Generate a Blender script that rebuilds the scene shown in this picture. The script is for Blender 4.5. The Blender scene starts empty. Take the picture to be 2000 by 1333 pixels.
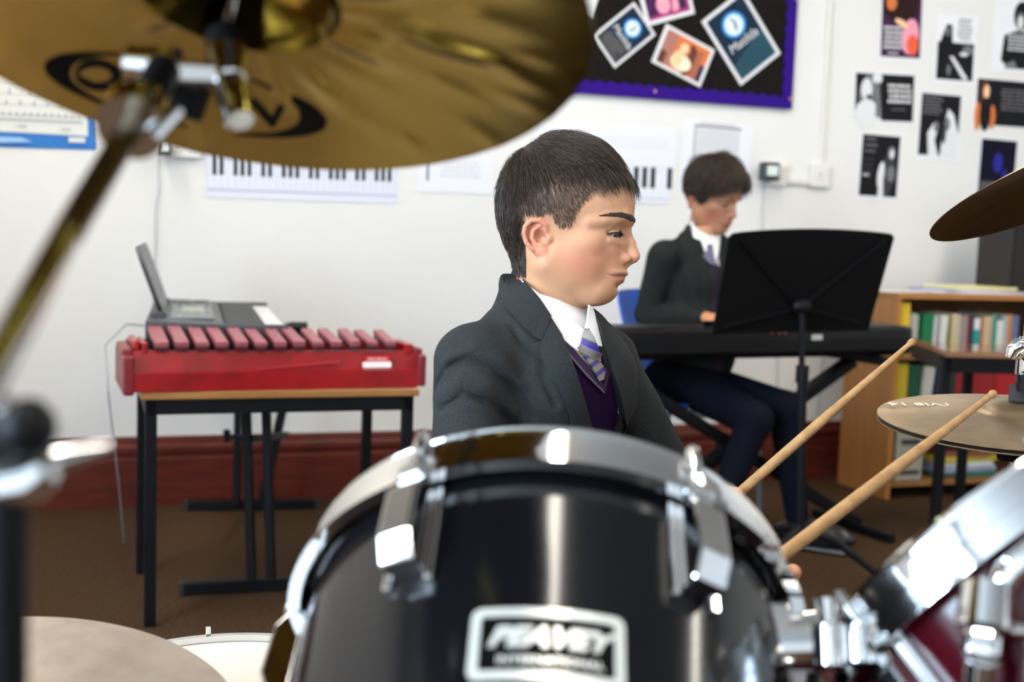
import bpy, bmesh, math, random
import numpy as np
from mathutils import Vector, Matrix, noise as mnoise
from mathutils.geometry import delaunay_2d_cdt
random.seed(7); np.random.seed(7)
S = bpy.context.scene
# ---------------------------------------------------------------- camera
FPX = 2300.0; CH = 1.01
PIT = math.radians(5.3); ROL = math.radians(1.95)
_f = np.array([0, math.cos(PIT), -math.sin(PIT)]); _r0 = np.array([1., 0, 0]); _u0 = np.cross(_r0, _f)
_U = math.cos(ROL)*_u0 - math.sin(ROL)*_r0; _R = math.cos(ROL)*_r0 + math.sin(ROL)*_u0
_C = np.array([0, 0, CH])
cd = bpy.data.cameras.new('camera'); cam = bpy.data.objects.new('camera', cd); S.collection.objects.link(cam)
cd.sensor_width = 36; cd.lens = 36*FPX/2000; cd.clip_start = 0.02
m4 = Matrix.Identity(4)
for i in range(3):
    m4[i][0] = _R[i]; m4[i][1] = _U[i]; m4[i][2] = -_f[i]; m4[i][3] = _C[i]
cam.matrix_world = m4
cd.dof.use_dof = True; cd.dof.focus_distance = 1.60; cd.dof.aperture_fstop = 3.9
S.camera = cam
# ---------------------------------------------------------------- world, view, lights
S.view_settings.view_transform = 'Standard'; S.view_settings.look = 'None'
S.view_settings.gamma = 1.0; S.view_settings.exposure = 0.0; S.view_settings.use_curve_mapping = False
w = bpy.data.worlds.new('world'); S.world = w; w.use_nodes = True
w.node_tree.nodes['Background'].inputs[0].default_value = (0.75, 0.85, 1, 1)
w.node_tree.nodes['Background'].inputs[1].default_value = 0.6
try:
    S.cycles.use_denoising = True; S.cycles.use_adaptive_sampling = True; S.cycles.adaptive_threshold = 0.04; S.cycles.time_limit = 1000; S.cycles.max_bounces = 7; S.cycles.diffuse_bounces = 3
    S.cycles.sample_clamp_indirect = 6
except Exception: pass
def area(name, loc, target, size, sizey, power, col):
    l = bpy.data.lights.new(name, 'AREA'); l.shape = 'RECTANGLE'; l.size = size; l.size_y = sizey
    l.energy = power; l.color = col
    o = bpy.data.objects.new(name, l); S.collection.objects.link(o); o.location = loc
    o.rotation_euler = (Vector(target)-Vector(loc)).to_track_quat('-Z', 'Y').to_euler()
    return o
# daylight comes through the emissive panes of the windows (built with the room); warm light from the ceiling panels
WIN_LEFT = 44.0; WIN_FRONT = 14; CEIL_L = 48.0

# ---------------------------------------------------------------- helpers
def ray(x, y): return _f + _R*(x-1000)/FPX - _U*(y-666.5)/FPX
def atY(x, y, Y): d = ray(x, y); return _C + d*Y/d[1]
def atZ(x, y, Z): d = ray(x, y); return _C + d*(Z-CH)/d[2]
WA = 0.342; WY0 = 4.555
WE = np.array([1, WA, 0])/math.hypot(1, WA); WN = np.array([WA, -1, 0])/math.hypot(1, WA); WO = np.array([0, WY0, 0.])
def onwall(x, y):
    d = ray(x, y); P = _C + d*((WO-_C) @ WN)/(d @ WN); v = P-WO; return float(v @ WE), float(P[2])
def V(a): return Vector([float(q) for q in a])
def frame(o, x, z):
    z = V(z).normalized(); x = V(x); y = z.cross(x).normalized(); x = y.cross(z)
    m = Matrix.Identity(4)
    for i in range(3): m[i][0] = x[i]; m[i][1] = y[i]; m[i][2] = z[i]; m[i][3] = float(o[i])
    return m
WALLM = frame(WO, WE, WN)      # wall frame: x along wall, y up, z out of the wall

MATS = {}
def mat(name, col, rough=0.6, metal=0.0, noise=0, nscale=40, ncol=None, bump=0, bscale=200, emit=None, estr=0, coat=0, sss=0, aniso=0, sheen=0, spec=None, trans=0, stretch=(1, 1, 1), attr=None):
    if name in MATS: return MATS[name]
    m = bpy.data.materials.new(name); m.use_nodes = True; nt = m.node_tree; b = nt.nodes['Principled BSDF']
    c = (*col, 1) if len(col) == 3 else col
    b.inputs['Base Color'].default_value = c
    b.inputs['Roughness'].default_value = rough; b.inputs['Metallic'].default_value = metal
    if spec is not None: b.inputs['Specular IOR Level'].default_value = spec
    if coat: b.inputs['Coat Weight'].default_value = coat; b.inputs['Coat Roughness'].default_value = 0.06
    if aniso: b.inputs['Anisotropic'].default_value = aniso
    if sheen: b.inputs['Sheen Weight'].default_value = sheen; b.inputs['Sheen Roughness'].default_value = .5
    if sss:
        b.inputs['Subsurface Weight'].default_value = sss; b.inputs['Subsurface Radius'].default_value = (1, .35, .2); b.inputs['Subsurface Scale'].default_value = .006
    if emit: b.inputs['Emission Color'].default_value = (*emit, 1); b.inputs['Emission Strength'].default_value = estr
    tc = None
    def coords():
        nonlocal tc
        if tc is None:
            t = nt.nodes.new('ShaderNodeTexCoord'); mp = nt.nodes.new('ShaderNodeMapping'); mp.inputs['Scale'].default_value = stretch
            nt.links.new(t.outputs['Object'], mp.inputs[0]); tc = mp.outputs[0]
        return tc
    src = None
    if attr:
        a = nt.nodes.new('ShaderNodeAttribute'); a.attribute_name = attr; src = a.outputs['Color']
        nt.links.new(src, b.inputs['Base Color'])
    if noise:
        n = nt.nodes.new('ShaderNodeTexNoise'); n.inputs['Scale'].default_value = nscale; n.inputs['Detail'].default_value = 5
        nt.links.new(coords(), n.inputs['Vector'])
        r = nt.nodes.new('ShaderNodeMapRange'); r.inputs[1].default_value = .3; r.inputs[2].default_value = .7
        nt.links.new(n.outputs[0], r.inputs[0])
        mx = nt.nodes.new('ShaderNodeMix'); mx.data_type = 'RGBA'
        mx.inputs[6].default_value = c
        if src is not None: nt.links.new(src, mx.inputs[6])
        d = ncol or tuple(q*(1-noise) for q in col); mx.inputs[7].default_value = (*d, 1)
        if src is not None:
            mx.blend_type = 'MULTIPLY'; mx.inputs[7].default_value = (1-noise, 1-noise, 1-noise, 1)
        nt.links.new(r.outputs[0], mx.inputs[0]); nt.links.new(mx.outputs[2], b.inputs['Base Color'])
    if bump:
        n = nt.nodes.new('ShaderNodeTexNoise'); n.inputs['Scale'].default_value = bscale; n.inputs['Detail'].default_value = 3
        nt.links.new(coords(), n.inputs['Vector'])
        bp = nt.nodes.new('ShaderNodeBump'); bp.inputs['Strength'].default_value = bump; bp.inputs['Distance'].default_value = 0.002
        nt.links.new(n.outputs[0], bp.inputs['Height']); nt.links.new(bp.outputs[0], b.inputs['Normal'])
    MATS[name] = m; return m

class MB:
    def __init__(s): s.v = []; s.f = []; s.m = []; s.sm = []; s.mats = []; s.cur = 0; s.smooth = False
    def use(s, m):
        if m not in s.mats: s.mats.append(m)
        s.cur = s.mats.index(m); return s
    def add(s, vs, fs, smooth=None):
        n = len(s.v); s.v += [tuple(float(q) for q in v) for v in vs]
        for f in fs: s.f.append(tuple(n+i for i in f)); s.m.append(s.cur); s.sm.append(s.smooth if smooth is None else smooth)
    def box(s, x0, x1, y0, y1, z0, z1, M=None, bev=0):
        if bev:
            bm = bmesh.new(); r = bmesh.ops.create_cube(bm, size=1)
            for v in bm.verts: v.co = Vector(((x0+x1)/2+v.co.x*(x1-x0), (y0+y1)/2+v.co.y*(y1-y0), (z0+z1)/2+v.co.z*(z1-z0)))
            bmesh.ops.bevel(bm, geom=bm.edges[:], offset=min(bev, .49*min(abs(x1-x0), abs(y1-y0), abs(z1-z0))), segments=3, affect='EDGES', profile=.5)
            bm.verts.index_update(); vs = [v.co.copy() for v in bm.verts]; fs = [[v.index for v in f.verts] for f in bm.faces]; bm.free()
            if M is not None: vs = [M @ v for v in vs]
            s.add(vs, fs, False); return s
        vs = [Vector((x, y, z)) for x in (x0, x1) for y in (y0, y1) for z in (z0, z1)]
        if M is not None: vs = [M @ v for v in vs]
        s.add(vs, [(0, 1, 3, 2), (4, 6, 7, 5), (0, 4, 5, 1), (2, 3, 7, 6), (0, 2, 6, 4), (1, 5, 7, 3)], False); return s
    def bar(s, a, b, w, h, up=(0, 0, 1), bev=0):   # rectangular bar from a to b
        a = V(a); b = V(b); d = b-a; L = d.length; u = V(up)
        if abs(d.normalized().dot(u)) > .99: u = Vector((0, 1, 0))
        M = frame(a, u.cross(d), d); s.box(-w/2, w/2, -h/2, h/2, 0, L, M, bev); return s
    def tube(s, pts, r, n=12, cap=True, M=None):
        pts = [V(p) for p in pts]; k = len(pts); rs = [r]*k if not hasattr(r, '__len__') else list(r)
        T = [(pts[min(i+1, k-1)]-pts[max(i-1, 0)]).normalized() for i in range(k)]
        x = T[0].orthogonal().normalized(); vs = []
        for i in range(k):
            x = (x-T[i]*x.dot(T[i])).normalized(); y = T[i].cross(x)
            for j in range(n):
                a = 2*math.pi*j/n; vs.append(pts[i]+(x*math.cos(a)+y*math.sin(a))*rs[i])
        fs = [(i*n+j, i*n+(j+1) % n, (i+1)*n+(j+1) % n, (i+1)*n+j) for i in range(k-1) for j in range(n)]
        if cap: fs += [tuple(range(n))[::-1], tuple((k-1)*n+j for j in range(n))]
        if M is not None: vs = [M @ v for v in vs]
        s.add(vs, fs, True); return s
    def lathe(s, prof, n=64, M=None, closed=False, smooth=True, a0=0, a1=2*math.pi):
        k = len(prof); vs = []; full = abs(a1-a0-2*math.pi) < 1e-6; nn = n if full else n+1
        for j in range(nn):
            a = a0+(a1-a0)*j/n
            for (r, z) in prof: vs.append(Vector((r*math.cos(a), r*math.sin(a), z)))
        fs = []
        kk = k if closed else k-1
        for j in range(n):
            j2 = (j+1) % nn
            for i in range(kk):
                i2 = (i+1) % k; fs.append((j*k+i, j2*k+i, j2*k+i2, j*k+i2))
        if M is not None: vs = [M @ v for v in vs]
        s.add(vs, fs, smooth); return s
    def prism(s, pts, z0, z1, M=None, smooth=False):     # pts 2d ccw in xy
        n = len(pts); vs = [Vector((x, y, z)) for z in (z0, z1) for (x, y) in pts]
        fs = [tuple(range(n))[::-1], tuple(n+i for i in range(n))]+[(i, (i+1) % n, n+(i+1) % n, n+i) for i in range(n)]
        if M is not None: vs = [M @ v for v in vs]
        s.add(vs, fs, smooth); return s
    def poly(s, pts, z, M=None):
        vs = [Vector((x, y, z)) for (x, y) in pts]
        if M is not None: vs = [M @ v for v in vs]
        s.add(vs, [tuple(range(len(vs)))], False); return s
    def ell(s, c, r, n=16, k=10, M=None):
        vs = []
        for i in range(k+1):
            t = math.pi*i/k
            for j in range(n):
                a = 2*math.pi*j/n; vs.append(Vector((c[0]+r[0]*math.sin(t)*math.cos(a), c[1]+r[1]*math.sin(t)*math.sin(a), c[2]+r[2]*math.cos(t))))
        if M is not None: vs = [M @ v for v in vs]
        s.add(vs, [(i*n+j, (i+1)*n+j, (i+1)*n+(j+1) % n, i*n+(j+1) % n) for i in range(k) for j in range(n)], True); return s
    def build(s, name, m=None, parent=None, local=False, bevel=0, **kw):
        me = bpy.data.meshes.new(name); vs = s.v
        o = bpy.data.objects.new(name, me); S.collection.objects.link(o)
        if parent is not None:
            if not local:
                mw = WM[parent.name].inverted(); vs = [tuple(mw @ Vector(v)) for v in vs]
            o.parent = parent; WM[o.name] = WM[parent.name].copy()
        else: WM[o.name] = Matrix.Identity(4)
        me.from_pydata(vs, [], s.f)
        ms = s.mats if s.mats else [m]
        for q in ms: me.materials.append(q)
        me.polygons.foreach_set('material_index', s.m); me.polygons.foreach_set('use_smooth', s.sm)
        me.validate(); me.update()
        bm = bmesh.new(); bm.from_mesh(me); bmesh.ops.recalc_face_normals(bm, faces=bm.faces[:]); bm.to_mesh(me); bm.free()
        if bevel:
            b = o.modifiers.new('bevel', 'BEVEL'); b.width = bevel; b.segments = 2; b.limit_method = 'ANGLE'; b.angle_limit = .7
        if any(s.sm):
            e = o.modifiers.new('ws', 'WEIGHTED_NORMAL'); e.keep_sharp = True
            for ed in me.edges: pass
            me.set_sharp_from_angle(angle=math.radians(40))
        for k_, v_ in kw.items(): o[k_] = v_
        return o
WM = {}
def thing(name, label, cat, loc=(0, 0, 0), M=None, group=None):
    o = bpy.data.objects.new(name, None); S.collection.objects.link(o); o.empty_display_size = .05
    m = M if M is not None else Matrix.Translation(V(loc))
    o.matrix_world = m; WM[o.name] = m.copy(); o['label'] = label; o['category'] = cat
    if group: o['group'] = group
    return o
def tag(o, label, cat, group=None):
    o['label'] = label; o['category'] = cat
    if group: o['group'] = group
    return o
def rebase(o, loc=None):   # give a single-mesh thing an origin at its base centre
    me = o.data; n = len(me.vertices); a = np.empty(n*3); me.vertices.foreach_get('co', a); a = a.reshape(-1, 3)
    c = Vector(((a[:, 0].min()+a[:, 0].max())/2, (a[:, 1].min()+a[:, 1].max())/2, a[:, 2].min())) if loc is None else V(loc)
    me.transform(Matrix.Translation(-c)); o.location = c; WM[o.name] = Matrix.Translation(c); return o
_fonts = {}
def text_mb(mb, txt, size, M, shear=0, sx=1.0, off=0.0, spacing=1.0, depth=0.0004, bold=0):
    cu = bpy.data.curves.new('t', 'FONT'); cu.body = txt; cu.size = size; cu.align_x = 'CENTER'; cu.align_y = 'CENTER'
    cu.shear = shear; cu.space_character = spacing; cu.extrude = depth; cu.offset = bold; cu.resolution_u = 3
    o = bpy.data.objects.new('t', cu); S.collection.objects.link(o)
    dg = bpy.context.evaluated_depsgraph_get(); me = bpy.data.meshes.new_from_object(o.evaluated_get(dg))
    vs = [M @ Vector((v.co.x*sx, v.co.y, v.co.z+off)) for v in me.vertices]
    mb.add(vs, [tuple(p.vertices) for p in me.polygons], False)
    bpy.data.objects.remove(o); bpy.data.curves.remove(cu); bpy.data.meshes.remove(me)
def rrect(x0, x1, y0, y1, r, n=5):
    pts = []
    for cx, cy, a in ((x1-r, y1-r, 0), (x0+r, y1-r, 90), (x0+r, y0+r, 180), (x1-r, y0+r, 270)):
        for i in range(n+1):
            t = math.radians(a+90*i/n); pts.append((cx+r*math.cos(t), cy+r*math.sin(t)))
    return pts
def circle2(cx, cy, rx, ry=None, n=24, rot=0):
    ry = rx if ry is None else ry; c, s_ = math.cos(rot), math.sin(rot)
    return [(cx+rx*math.cos(t)*c-ry*math.sin(t)*s_, cy+rx*math.cos(t)*s_+ry*math.sin(t)*c) for t in [2*math.pi*i/n for i in range(n)]]
# common materials
BLACK = mat('black_metal', (.004, .004, .005), .5, spec=.18)
CHROME = mat('chrome', (.82, .82, .82), .07, 1.0)
WHITEP = mat('white_plastic', (.78, .76, .72), .4)
PAPER = mat('paper', (.82, .83, .87), .7)
# ================================================================ the room
PLASTER = mat('painted_plaster', (.80, .79, .77), .75, bump=.15, bscale=60, noise=.03, nscale=3)
CARPET = mat('brown_carpet', (.080, .042, .020), .95, noise=.75, nscale=120, ncol=(.030, .016, .008), bump=1, bscale=400, spec=.1)
BASEW = mat('varnished_dark_wood', (.12, .016, .008), .5, noise=.5, nscale=6, ncol=(.06, .009, .005), stretch=(1, 1, 8), spec=.25)
def WP(s, z, d=0.): return WO+WE*s+WN*d+np.array([0, 0, z])
RX0, RX1, RY0, RZ = -2.6, 4.6, -3.0, 2.9
yl = WY0+WA*RX0; yr = WY0+WA*RX1
def struct(name, mb, m=None): o = mb.build(name, m); o['kind'] = 'structure'; return o
mb = MB(); mb.prism([(RX0, RY0), (RX1, RY0), (RX1, yr), (RX0, yl)], -.1, 0); struct('floor', mb, CARPET)
CEILM = mat('ceiling_white', (.40, .39, .37), .8)
mb = MB(); mb.prism([(RX0, RY0), (RX1, RY0), (RX1, yr), (RX0, yl)], RZ, RZ+.1); struct('ceiling', mb, CEILM)
mb = MB(); mb.box((RX0-.1)/WE[0], (RX1+.1)/WE[0], 0, RZ, -.12, 0, WALLM); struct('wall_back', mb, PLASTER)
def wall_with_holes(name, M, L, holes):
    mb = MB(); xs = [0]
    for (a, b, z0, z1) in holes:
        mb.box(xs[-1], a, 0, RZ, -.12, 0, M); mb.box(a, b, 0, z0, -.12, 0, M); mb.box(a, b, z1, RZ, -.12, 0, M); xs.append(b)
    mb.box(xs[-1], L, 0, RZ, -.12, 0, M); struct(name, mb, PLASTER)
FRAMEM = mat('window_frame_white', (.7, .7, .7), .4)
nwin = [0]
def window(M, a, b, z0, z1, col, strength, nx):
    nwin[0] += 1; mb = MB(); t = .03
    n = 'window_%d' % nwin[0]
    for k in range(nx+1):
        x = a+(b-a)*k/nx; mb.box(x-t, x+t, z0, z1, -.08, -.02, M)
    for z in (z0, z0+(z1-z0)*.68, z1): mb.box(a, b, z-t, z+t, -.08, -.02, M)
    o = struct(n, mb, FRAMEM)
    p = MB(); p.box(a, b, z0, z1, -.07, -.065, M)
    p.build('pane', mat('daylit_pane_%d' % nwin[0], (.1, .1, .1), .1, emit=col, estr=strength), o)
def wf(o, x): 
    x = V(x).normalized(); z = x.cross(Vector((0, 0, 1))).normalized()
    m = Matrix.Identity(4); y = Vector((0, 0, 1))
    for i in range(3): m[i][0] = x[i]; m[i][1] = y[i]; m[i][2] = z[i]; m[i][3] = float(o[i])
    return m
ML = wf((RX0, RY0, 0), (0, 1, 0)); MR = wf((RX1, yr, 0), (0, -1, 0)); MF = wf((RX1, RY0, 0), (-1, 0, 0))
hl = [(.4, 1.6, .9, 2.6), (1.9, 3.1, .9, 2.6)]
wall_with_holes('wall_left', ML, yl-RY0, hl)
for (a, b, z0, z1) in hl: window(ML, a, b, z0, z1, (.62, .80, 1.0), WIN_LEFT, 3)
wall_with_holes('wall_right', MR, yr-RY0, [])
hf = [(1.9, 2.3, .95, 2.5)]
wall_with_holes('wall_front', MF, RX1-RX0, hf)
for (a, b, z0, z1) in hf: window(MF, a, b, z0, z1, (1.0, .95, .86), WIN_FRONT, 1)
# skirting along the back wall with a moulded profile
prof = [(0, 0), (.028, 0), (.028, .165), (.020, .172), (.020, .182), (.026, .190), (.026, .208), (.014, .222), (.012, .236), (.006, .245), (0, .245)]
mb = MB(); L0, L1 = RX0/WE[0], RX1/WE[0]
M = Matrix([[0, 0, 1, 0], [0, 1, 0, 0], [1, 0, 0, 0], [0, 0, 0, 1]])
mb.prism(prof, L0, L1, WALLM @ M); struct('baseboard_back', mb, BASEW)
# ceiling light panels
LAMPM = mat('lit_diffuser', (.8, .8, .8), .4, emit=(1.0, .94, .83), estr=CEIL_L)
for k, (x, y) in enumerate([(-1.7, .9), (-1.7, 2.9), (.12, .5), (.5, 3.3), (3.1, 1.5), (2.6, 3.6)]):
    t = thing('ceiling_light', 'long fluorescent ceiling light, row %s, %s' % (['left', 'middle', 'right'][k//2], ['near the camera', 'nearer the display wall'][k % 2]), 'ceiling light', (x, y, RZ-.08))
    mb = MB(); mb.box(-.09, .09, -.65, .65, .02, .08); mb.build('housing', WHITEP, t, local=True)
    mb = MB(); mb.box(-.075, .075, -.62, .62, 0, .02); mb.build('diffuser', LAMPM, t, local=True)

# ================================================================ things on the display wall
def quad_on_wall(c):   # four pixels tl tr br bl -> centre, width, height, angle in the wall plane
    p = [np.array(onwall(*q)) for q in c]; cen = sum(p)/4
    w_ = (np.linalg.norm(p[1]-p[0])+np.linalg.norm(p[2]-p[3]))/2; h_ = (np.linalg.norm(p[3]-p[0])+np.linalg.norm(p[2]-p[1]))/2
    e = (p[1]-p[0])+(p[2]-p[3]); return cen, w_, h_, math.atan2(e[1], e[0])
def sheet(corners, lift=.0015, ang=None):
    cen, w_, h_, a = quad_on_wall(corners)
    if ang is not None: a = ang
    M = WALLM @ Matrix.Translation((cen[0], cen[1], lift)) @ Matrix.Rotation(a, 4, 'Z')
    return M, w_, h_
def cm(name, c): return mat('print_'+name, tuple(q*.8 for q in c) if max(c) < .6 else c, .7, spec=.12)
KB = cm('black', (.012, .012, .014)); KW = cm('white', (.75, .75, .77)); KG = cm('grey', (.22, .22, .23)); KD = cm('darkgrey', (.06, .06, .065))
class Sheet:
    def __init__(s, corners, label, cat='poster', name='poster', base=PAPER, lift=.0015, ang=None, group=None, th=.0012, curl=0):
        s.M, s.w, s.h = sheet(corners, lift, ang); s.mb = MB(); s.mb.use(base)
        n = 10; W, H_ = s.w/2, s.h/2
        s.mb.box(-W, W, -H_, H_, 0, th); s.z = th+.0002; s.args = (name, label, cat, group)
    def p(s, pts, m, dz=0):   # pts in 0..1 from top left, y down
        s.mb.use(m); s.mb.poly([((u-.5)*s.w, (.5-v)*s.h) for (u, v) in pts], s.z+dz); s.z += .00003; return s
    def r(s, u0, u1, v0, v1, m): return s.p([(u0, v1), (u1, v1), (u1, v0), (u0, v0)], m)
    def e(s, u, v, ru, rv, m, rot=0): return s.p(circle2(u, v, ru, rv, 20, rot)[::-1], m)
    def lines(s, u0, u1, v0, dv, n, m, t=.5, jag=.25, seed=1):
        rr = random.Random(seed)
        for i in range(n):
            a = u0+(u1-u0)*jag*rr.random()*.5; b = u1-(u1-u0)*jag*rr.random(); x = a
            while x < b-.01:
                wl = (.05+.1*rr.random())*(u1-u0); s.r(x, min(x+wl, b), v0+i*dv, v0+i*dv+dv*t, m); x += wl+.03*(u1-u0)
        return s
    def t(s, txt, u, v, size, m, rot=0, sx=1, shear=0):
        s.mb.use(m); M = Matrix.Translation(((u-.5)*s.w, (.5-v)*s.h, s.z)) @ Matrix.Rotation(rot, 4, 'Z'); text_mb(s.mb, txt, size*s.h, M, shear, sx, depth=.0001); s.z += .0002; return s
    def done(s):
        n, l, c, g = s.args; mi = s.M
        o = s.mb.build(n, None); o.matrix_world = mi; WM[o.name] = mi.copy(); tag(o, l, c, g); return o

VIOL = mat('violet_border_card', (.030, .006, .20), .8, spec=.1); BOARD = mat('black_sugar_paper', (.012, .010, .009), .9, noise=.3, nscale=30, spec=.08)
# notice board: the backing and the scalloped border
s0, zb = onwall(1000, 176); s1, zb1 = onwall(1541, 213); zt = 2.65
zb = 1.552; cxl = s0-.35
t = thing('notice_board', 'black notice board with scalloped violet border above the papers', 'notice board', M=WALLM @ Matrix.Translation((cxl, zb, .002)))
wB, hB = s1-cxl, zt-zb
mb = MB(); mb.box(0, wB, 0, hB, 0, .015); mb.build('backing', BOARD, t, local=True)
def scallop(x0, y0, dx, dy, nx, ny, L, w0, pitch=.055, amp=.010):
    n = int(L/pitch); pts = [(x0, y0), (x0+dx*L, y0+dy*L)]; q = []
    for i in range(n*8+1):
        d = L*i/(n*8); a = w0+amp*abs(math.sin(math.pi*d/ (L/n))); q.append((x0+dx*d+nx*a, y0+dy*d+ny*a))
    return pts+q[::-1]
mb = MB(); mb.use(VIOL); mb.prism(scallop(0, 0, 1, 0, 0, 1, wB, .043), .015, .0175)
mb.prism(scallop(wB, 0, 0, 1, -1, 0, hB, .040), .0175, .02); mb.prism(scallop(0, 0, 0, 1, 1, 0, hB, .04)[::-1], .0175, .02); mb.build('scalloped_border', VIOL, t, local=True)
PIN = mat('pin_pink', (.75, .35, .3), .35)
for (x, y) in ((1274, 180), (1553, 2), (1537, 194)):
    a, b = onwall(x, y); a = min(a-cxl, wB-.008); mb = MB(); mb.ell((a, b-zb, .024), (.006, .006, .005), 12, 8); mb.build('pin', PIN, t, local=True)
DKBLUE = cm('night_blue', (.012, .03, .06)); MOON = cm('moon', (.72, .85, .98)); HALO = cm('halo', (.05, .3, .75)); TEAL = cm('slate_teal', (.03, .09, .13))
CL = .021
def moonposter(c, label, rot, big, lift):
    q = Sheet(c, label, 'poster', 'poster', KW, lift=lift)
    q.r(.07, .93, .05, .95, DKBLUE); q.p([(.07, .75), (.93, .55), (.93, .95), (.07, .95)], TEAL if big else KD)
    q.e(.5, .30, .245, .17*q.w/q.w, HALO); q.e(.5, .30, .19, .135, MOON); q.p([(.47, .40), (.52, .26), (.47, .2), (.50, .20), (.56, .27), (.53, .36)], DKBLUE)
    q.t('Matilda', .5, .55, .17, KW, 0, 1.0, .15)
    q.lines(.15, .85, .66, .035, 7, TEAL if big else KG, .4, seed=4)
    return q.done()
moonposter([(1229, 5), (1277, 65), (1195, 139), (1158, 72)], 'dark blue moon poster on the notice board, smaller one tilted at left', 0, False, CL)
moonposter([(1362, 43), (1442, -14), (1522, 101), (1444, 169)], 'large dark blue poster with glowing moon at right of the notice board', 0, True, CL)
PK = cm('magenta', (.45, .05, .22)); PK2 = cm('pink', (.85, .35, .45)); OR = cm('orange', (.65, .18, .06)); OR2 = cm('pale_orange', (.95, .6, .35)); CRM = cm('cream', (.95, .8, .6)); BR = cm('brown', (.16, .05, .035)); PUR = cm('purple_dark', (.07, .02, .08))
q = Sheet([(1229, -28), (1332, -52), (1353, 26), (1267, 52)], 'pink and magenta stage photograph in white border on the notice board', 'photograph', 'photograph', KW, lift=CL)
q.r(.08, .93, .06, .9, PK); q.r(.08, .3, .06, .9, PUR); q.e(.42, .62, .14, .2, PK2); q.e(.40, .4, .07, .1, OR2); q.e(.68, .6, .07, .35, PK2, .2); q.e(.8, .6, .08, .3, PUR); q.r(.08, .93, .82, .9, PK); q.done()
q = Sheet([(1297, 48), (1391.5, 99.6), (1362, 171.6), (1267, 122)], 'orange stage photograph in white border, tilted, above the violet border', 'photograph', 'photograph', KW, lift=CL)
q.r(.07, .94, .08, .92, OR); q.r(.07, .3, .08, .92, cm('rose', (.5, .22, .18))); q.r(.07, .2, .6, .92, BR); q.e(.62, .55, .13, .4, BR); q.e(.47, .36, .12, .2, OR); q.e(.47, .33, .08, .13, OR2); q.e(.5, .68, .2, .2, CRM); q.e(.42, .62, .1, .2, OR2); q.r(.85, .94, .5, .92, cm('navy', (.02, .03, .1))); q.r(.72, .84, .2, .92, cm('terracotta', (.5, .16, .1))); q.done()
q = Sheet([(1110, -45), (1168, -18), (1153, 39), (1096, 12)], 'white sheet on the notice board, mostly behind the large cymbal', 'paper', 'paper_sheet', KW, lift=CL); q.done()

# quotation posters of musicians on the right
q = Sheet([(1725, -10), (1809, -5), (1792, 121), (1712, 115)], 'colour portrait poster of a singer, purple and orange, topmost of the left column', 'poster')
q.r(.03, .97, .01, .95, PUR); q.p([(.02, .1), (.6, 0), (.95, 0), (.8, .4), (.45, .5), (.1, .3)], cm('hair_dark', (.03, .012, .012))); q.e(.25, .12, .12, .12, OR); q.e(.72, .62, .2, .28, PK2, .2); q.e(.78, .75, .14, .16, cm('red_orange', (.8, .12, .05))); q.e(.5, .42, .16, .05, OR2, .3); q.lines(.08, .55, .48, .075, 5, KW, .55, .1, 3); q.lines(.2, .5, .88, .06, 1, KW, .4); q.done()
q = Sheet([(1834, 27), (1911.5, 33), (1899, 168), (1819, 160.5)], 'black and white poster of a long-haired pianist with text at top right', 'poster')
q.r(.05, .95, .40, .94, KB); q.p([(.05, .94), (.05, .5), (.25, .14), (.38, .15), (.42, .5), (.3, .94)], KB); q.e(.28, .25, .05, .07, KG); q.p([(.35, .6), (.45, .6), (.85, .92), (.72, .93)], KW); q.e(.8, .5, .14, .07, KG); q.e(.7, .56, .1, .03, KW); q.e(.35, .8, .05, .08, KG); q.lines(.5, .97, .05, .055, 6, KG, .5, .3, 5); q.done()
q = Sheet([(1945, -3), (2032, 3), (2018, 145), (1933, 136)], 'white poster of a singer with black top, at the right edge', 'poster')
q.e(.62, .22, .18, .2, KB); q.e(.6, .3, .1, .13, KG); q.e(.6, .31, .06, .09, KW); q.p([(.25, .5), (.5, .43), (.9, .44), (.98, .95), (.4, .96), (.2, .85)], KB); q.p([(.3, .9), (.5, .84), (.6, .96), (.3, .96)], KG); q.lines(.33, .8, .48, .05, 5, KW, .5, .1, 7); q.done()
q = Sheet([(1671, 138), (1790, 147), (1781.5, 240), (1664, 238)], 'landscape black and white poster of a blond singer with microphone', 'poster')
q.r(.02, .98, .03, .97, KB); q.e(.22, .4, .14, .36, KG, .1); q.e(.2, .35, .09, .22, KW); q.e(.22, .85, .2, .3, KW); q.p([(.02, .97), (.05, .65), (.3, .6), (.46, .97)], KW); q.e(.37, .12, .08, .12, KW); q.p([(.34, .2), (.4, .2), (.46, .9), (.36, .9)], KG); q.e(.24, .5, .05, .05, KD); q.lines(.54, .98, .22, .105, 4, KW, .6, .15, 8); q.lines(.62, .9, .72, .06, 1, KG, .4); q.done()
q = Sheet([(1799.6, 180), (1880, 184.5), (1868.6, 318), (1787.5, 309)], 'portrait black and white poster of two singers with small text top left', 'poster')
q.r(.03, .97, .02, .93, KB); q.p([(.55, .93), (.6, .5), (.68, .22), (.82, .3), (.97, .6), (.97, .97), (.5, .97)], KW); q.e(.68, .45, .07, .1, KG); q.p([(.27, .93), (.22, .6), (.35, .45), (.48, .5), (.4, .7), (.52, .95)], KW); q.e(.42, .5, .06, .08, KG); q.e(.62, .6, .05, .15, KD); q.lines(.05, .55, .05, .05, 6, KG, .5, .2, 9); q.done()
q = Sheet([(1909, 151.5), (2030, 161), (2021, 254), (1899, 245)], 'landscape dark poster of a long-haired singer lit orange', 'poster')
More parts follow.
